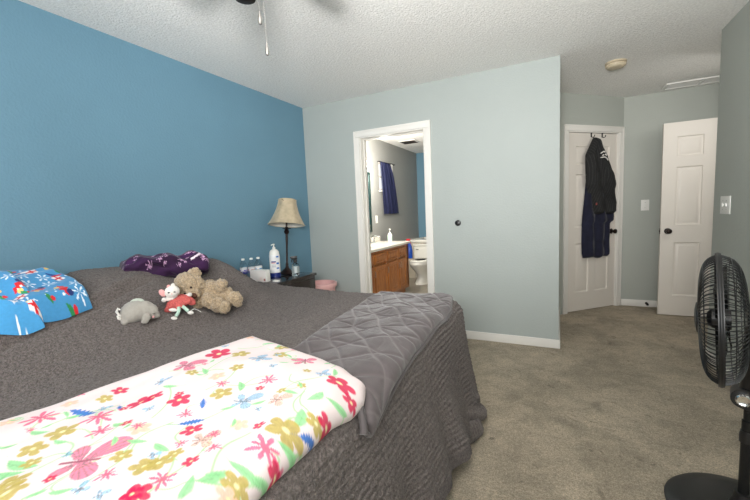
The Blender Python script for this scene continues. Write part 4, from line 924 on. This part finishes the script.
m = MB(); m.lathe([(0, -.195), (.006, -.195), (.006, -.205), (.011, -.208), (.011, -.222), (0, -.224)], 16, T); m.build('oscillation_knob', 'black_plastic', mt)
# tilting neck between motor and pole
mb = TT((0, 0, -.13)); nk = Vector((0, 0, .50))
m = MB(); m.tube([nk-Vector((0, 0, .05)), nk+Vector((0, 0, .02)), (nk+mb)/2+Vector((.0, .0, .03)), mb], [.026, .030, .032, .036], 24); m.build('neck', 'black_plastic', pf)
kd = Vector((-.30, -.95, 0)).normalized(); ctr = nk+Vector((-.018, -.006, -.005))
m = MB(); m.tube([ctr-kd*.045, ctr+kd*.028], .036, 32); m.build('tilt_joint', 'black_plastic', pf)
TK = Matrix.Translation(ctr+kd*.028) @ kd.to_track_quat('Z', 'Y').to_matrix().to_4x4()
m = MB(); m.lathe([(0, 0), (.022, 0), (.022, .012), (.018, .016), (.008, .013), (0, .013)], 32, TK)
for k in range(18): a = k*PI/9; m.tube([TK @ Vector((.022*math.cos(a), .022*math.sin(a), .002)), TK @ Vector((.022*math.cos(a), .022*math.sin(a), .012))], .0018, 6)
o = m.build('tilt_knob', 'chrome', pf); o['label'] = 'silver ribbed tilt knob'

# ---------------------------------------------------------------- bathroom seen through the doorway
VX, VY0, VY1, VZ = .50, .22, 1.80, .76
va = thing('vanity_cabinet', 'honey oak bathroom vanity cabinet with panelled doors, seen through the doorway', 'cabinet', (0, 0, 0))
m = MB(); m.box(.002, VX-.02, VY0, VY1, .09, VZ, .002); m.box(.002, VX-.07, VY0, VY1, 0, .09); m.box(VX-.02, VX, VY0, VY1, .09, .125, .002); m.box(VX-.02, VX, VY0, VY1, VZ-.03, VZ, .002)
ys = [VY0, .60, .99, 1.38, VY1-.13]
for y in ys+[VY1-.04]: m.box(VX-.02, VX, y-.02 if y > VY0 else y, y+.02, .125, VZ-.03, .002)
m.box(VX-.02, VX, VY1-.13, VY1, .125, VZ-.03, .002); m.build('body', 'oak', va)
def panel_front(mm, y0, y1, z0, z1, raised=True):
    rg = []
    for ins, d in ((0, 0), (0, .016), (.004, .019), (.045 if raised else .018, .019), (.050 if raised else .022, .012), (.062 if raised else .03, .012), (.082 if raised else .04, .018), (.086 if raised else .045, .018)):
        rg.append([(VX+d, y0+ins, z0+ins), (VX+d, y1-ins, z0+ins), (VX+d, y1-ins, z1-ins), (VX+d, y0+ins, z1-ins)])
    vs = [p for r in rg for p in r]; fs = [(i*4+k, i*4+(k+1) % 4, i*4+4+(k+1) % 4, i*4+4+k) for i in range(len(rg)-1) for k in range(4)]; e = (len(rg)-1)*4; fs.append((e, e+1, e+2, e+3))
    return mm.poly(vs, fs)
for a, b in zip(ys, ys[1:]):
    d = panel_front(MB(), a+.012, b-.012, .135, .565).build('door', 'oak', va, angle=20)
    m = MB(); y = (b-.035) if a < .7 or (a > .8 and a < 1.2) else a+.035
    m.tube([(VX+.018, y, .44), (VX+.04, y, .445), (VX+.042, y, .48), (VX+.04, y, .515), (VX+.018, y, .52)], .005, 8); m.build('handle', 'chrome', d)
    panel_front(MB(), a+.012, b-.012, .595, .725, False).build('drawer_front', 'oak', va, angle=20)
m = MB(); m.box(.002, VX+.035, VY0-.01, VY1+.02, VZ, VZ+.035, .008, 3); ct = m.build('countertop', 'counter'); tag(ct, 'white cultured marble countertop on the oak vanity', 'countertop')
m = MB(); m.box(.002, .022, VY0-.01, VY1+.02, VZ+.035, VZ+.12, .004); m.build('backsplash', 'counter', ct)
m = MB(); m.lathe([(.185, .002), (.19, .006), (.18, .010), (.15, .004), (0, .002)], 48, Matrix.Translation((.28, 1.05, VZ+.033)), sx=.8, sy=1.15); m.build('basin', 'counter', ct)
CT = VZ+.035
fa = thing('faucet', 'chrome sink faucet on the white vanity countertop', 'faucet', (.085, 1.40, CT))
m = MB(); m.box(-.028, .028, -.09, .09, 0, .014, .006, 3); m.build('base_plate', 'chrome', fa)
m = MB(); m.tube([(0, 0, .01), (0, 0, .07), (.02, 0, .10), (.07, 0, .105), (.115, 0, .092), (.12, 0, .078)], [.020, .018, .016, .014, .012, .012], 14); m.build('spout', 'chrome', fa)
for y in (-.065, .065):
    m = MB(); m.lathe([(0, .012), (.020, .012), (.018, .03), (.012, .045), (.022, .055), (.022, .075), (.012, .082), (0, .083)], 24, Matrix.Translation((0, y, 0))); m.build('tap_handle', 'chrome', fa)
so = thing('soap_bottle', 'white pump soap bottle on the vanity countertop', 'bottle', (.245, 1.70, CT))
m = MB(); m.lathe([(0, 0), (.036, 0), (.038, .005), (.036, .10), (.026, .125), (.014, .132), (0, .132)], 32, sy=.75); m.build('bottle_body', 'white_plastic', so)
m = MB(); m.lathe([(.0384, .025), (.0386, .028), (.0382, .085), (.0378, .088)], 32, sy=.76); o = m.build('label_band', 'mint_fabric', so); o['label'] = 'pale green label'
m = MB(); m.lathe([(0, .132), (.014, .132), (.014, .148), (.005, .15), (.005, .185), (.012, .188), (.012, .198), (0, .2)], 20); m.tube([(0, 0, .194), (.02, -.02, .194), (.028, -.028, .186)], .005, 8); m.build('pump', 'white_plastic', so)
mi = thing('wall_mirror', 'dark-framed mirror on the bathroom wall over the vanity', 'mirror', (.0, 1.02, 1.40))
m = MB(); m.box(.004, .010, -.52, .52, -.42, .43); m.build('glass', 'mirror', mi)
m = MB()
for (a, b, c_, d_) in ((-.545, -.515, -.445, .455), (.515, .545, -.445, .455), (-.545, .545, .425, .455), (-.545, .545, -.445, -.415)): m.box(.001, .02, a, b, c_, d_, .004)
m.build('frame', material('green_frame', lin(26, 52, 50), .4, var=.1, vscale=20), mi)
vl = thing('vanity_light', 'bathroom wall light with white glass shade above the mirror', 'light', (0, 1.40, 2.02))
m = MB(); m.box(.001, .03, -.62, .05, -.04, .04, .008); m.build('back_plate', 'chrome', vl)
for y in (-.58, -.29, 0):
    m = MB(); m.tube([(.03, y, 0), (.075, y, .005), (.085, y, -.01)], .008, 10); m.build('arm', 'chrome', vl)
    m = MB(); m.lathe([(.014, .0), (.028, -.01), (.042, -.06), (.05, -.11), (.047, -.11), (.038, -.06), (.024, -.012), (.014, -.004)], 28, Matrix.Translation((.085, y, 0))); m.build('glass_shade', 'opal', vl)
ou = wall_plate('outlet', 'small white outlet plate on the grey bathroom wall below the window', (0, 1.76, 1.14), PI/2, .072, .118, (), 'outlet')
for z in (-.02, .02):
    m = MB(); m.box(-.016, .016, -.0085, -.005, z-.014, z+.014, .003); m.build('socket', 'white_plastic', ou)
# curtain at the bathroom window, slipped to one side
cu = thing('window_curtain', 'dark blue curtain hanging askew over the bathroom window', 'curtain', (0, 0, 0))
m = MB(); m.tube([(.03, 1.86, 2.045), (.03, 2.50, 2.055)], .006, 10)
for y in (1.875, 2.485): m.tube([(.001, y, 2.047), (.03, y, 2.047)], .005, 8)
m.build('rod', 'dark_bronze', cu)
nu, nv = 70, 60; u = np.linspace(0, 1, nu)[:, None]; v = np.linspace(0, 1, nv)[None]
top0, top1 = 1.92, 2.24; y0 = top0+.05*v**1.2; y1 = top1+.40*v**.62-.05*v
Y = y0+(y1-y0)*u; Zc = 2.045-(.825-.0*u)*v; Xc = .034+.012*np.sin(u*20+2*v)*(1-.3*v)+.006*np.sin(u*47)
fr = np.stack([Xc, Y, Zc+0*u], -1); bk = np.stack([Xc-.004, Y, Zc+0*u], -1)[::-1]
grid_mesh('curtain_cloth', np.concatenate([fr, bk], 0), 'bath_curtain', cu, closed_u=True)
# toilet
to = thing('toilet', 'white toilet past the vanity in the bathroom', 'toilet', (.455, 2.62, 0))
def loft(rings, cap=True): return np.stack(rings, 1)
a = np.linspace(0, 2*PI, 56, endpoint=False)
def ov(rx, ry, cy, z): return np.stack([np.cos(a)*rx, cy+np.sin(a)*ry*(1-.12*np.sin(a)), np.full_like(a, z)], -1)
grid_mesh('bowl', loft([ov(.115, .20, -.06, 0), ov(.12, .205, -.06, .02), ov(.10, .17, -.04, .08), ov(.095, .16, -.04, .16), ov(.13, .20, -.08, .24), ov(.17, .245, -.12, .31), ov(.185, .26, -.13, .36), ov(.185, .26, -.13, .375), ov(.14, .20, -.13, .375), ov(.12, .16, -.12, .28)]), 'porcelain', to, closed_u=True, cap=True)
for s_ in (-1, 1):
    m = MB(); m.tube([(s_*.10, .06, .05), (s_*.115, -.02, .10), (s_*.11, .02, .19), (s_*.10, .10, .22)], .035, 14); m.build('trapway', 'porcelain', to)
P = loft([ov(.188, .262, -.13, .378), ov(.190, .265, -.13, .388), ov(.188, .262, -.13, .398), ov(.180, .25, -.13, .402), ov(.188, .262, -.13, .404), ov(.186, .26, -.13, .416), ov(.10, .14, -.13, .420)]); grid_mesh('seat_lid', P, 'porcelain', to, closed_u=True, cap=True)
m = MB(); m.box(-.215, .215, .10, .28, .37, .625, .03, 4); tk = m.build('tank', 'porcelain', to)
m = MB(); m.box(-.225, .225, .09, .285, .625, .655, .012, 3); m.build('tank_lid', 'porcelain', tk)
m = MB(); m.tube([(-.16, .10, .57), (-.16, .085, .57), (-.11, .08, .565)], .006, 8); m.build('flush_lever', 'chrome', tk)
m = MB(); m.box(-.10, .10, .06, .14, .20, .38, .03, 3); m.build('tank_support', 'porcelain', to)
# tub and its surround behind the toilet
tb = thing('bathtub', 'beige-surround white bathtub at the back of the bathroom', 'bathtub', (0, 0, 0))
m = MB(); m.box(.003, 1.597, 2.95, 3.03, 0, .66, .006); m.box(.003, .10, 3.03, 3.697, 0, .66, .006); m.build('surround', 'tub_tile', tb)
m = MB(); m.box(.003, 1.597, 2.94, 3.07, .66, .72, .02, 3); m.box(.003, .13, 3.07, 3.697, .66, .72, .02, 3); m.box(1.48, 1.597, 3.07, 3.697, .66, .72, .02, 3); m.box(.13, 1.48, 3.62, 3.697, .66, .72, .02, 3); m.box(.13, 1.48, 3.07, 3.62, .20, .26); m.build('tub_rim', 'porcelain', tb)
m = MB(); m.box(.30, 1.55, 3.66, 3.696, .72, 1.0, .01); m.build('splash_panel', 'porcelain', tb)
cl = thing('cleaner_bottle', 'bright blue cleaner bottle with red top hanging at the end of the vanity', 'bottle', (.485, 1.862, .20))
m = MB(); m.lathe([(0, .32), (.055, .32), (.058, .33), (.060, .43), (.050, .50), (.032, .545), (.018, .56), (0, .56)], 32, sy=.7); m.build('bottle_body', 'blue_plastic', cl)
m = MB(); m.lathe([(0, .56), (.020, .56), (.020, .585), (.012, .59), (0, .59)], 24); m.box(-.035, .028, -.012, .012, .588, .622, .006); m.tube([(.02, 0, .59), (.04, -.01, .57), (.042, -.01, .54)], .005, 8); m.build('red_top', 'red_plastic', cl)
ev = thing('exhaust_fan_cover', 'slatted exhaust fan cover on the bathroom ceiling', 'vent', (.34, 2.42, 2.40))
m = MB(); m.box(-.14, .14, -.13, .13, -.014, 0, .004); m.build('cover', 'white_plastic', ev)
for k in range(8): m = MB(); m.box(-.12, .12, -.11+k*.03, -.098+k*.03, -.019, -.013, .002); m.build('slat', 'dark_bronze', ev)
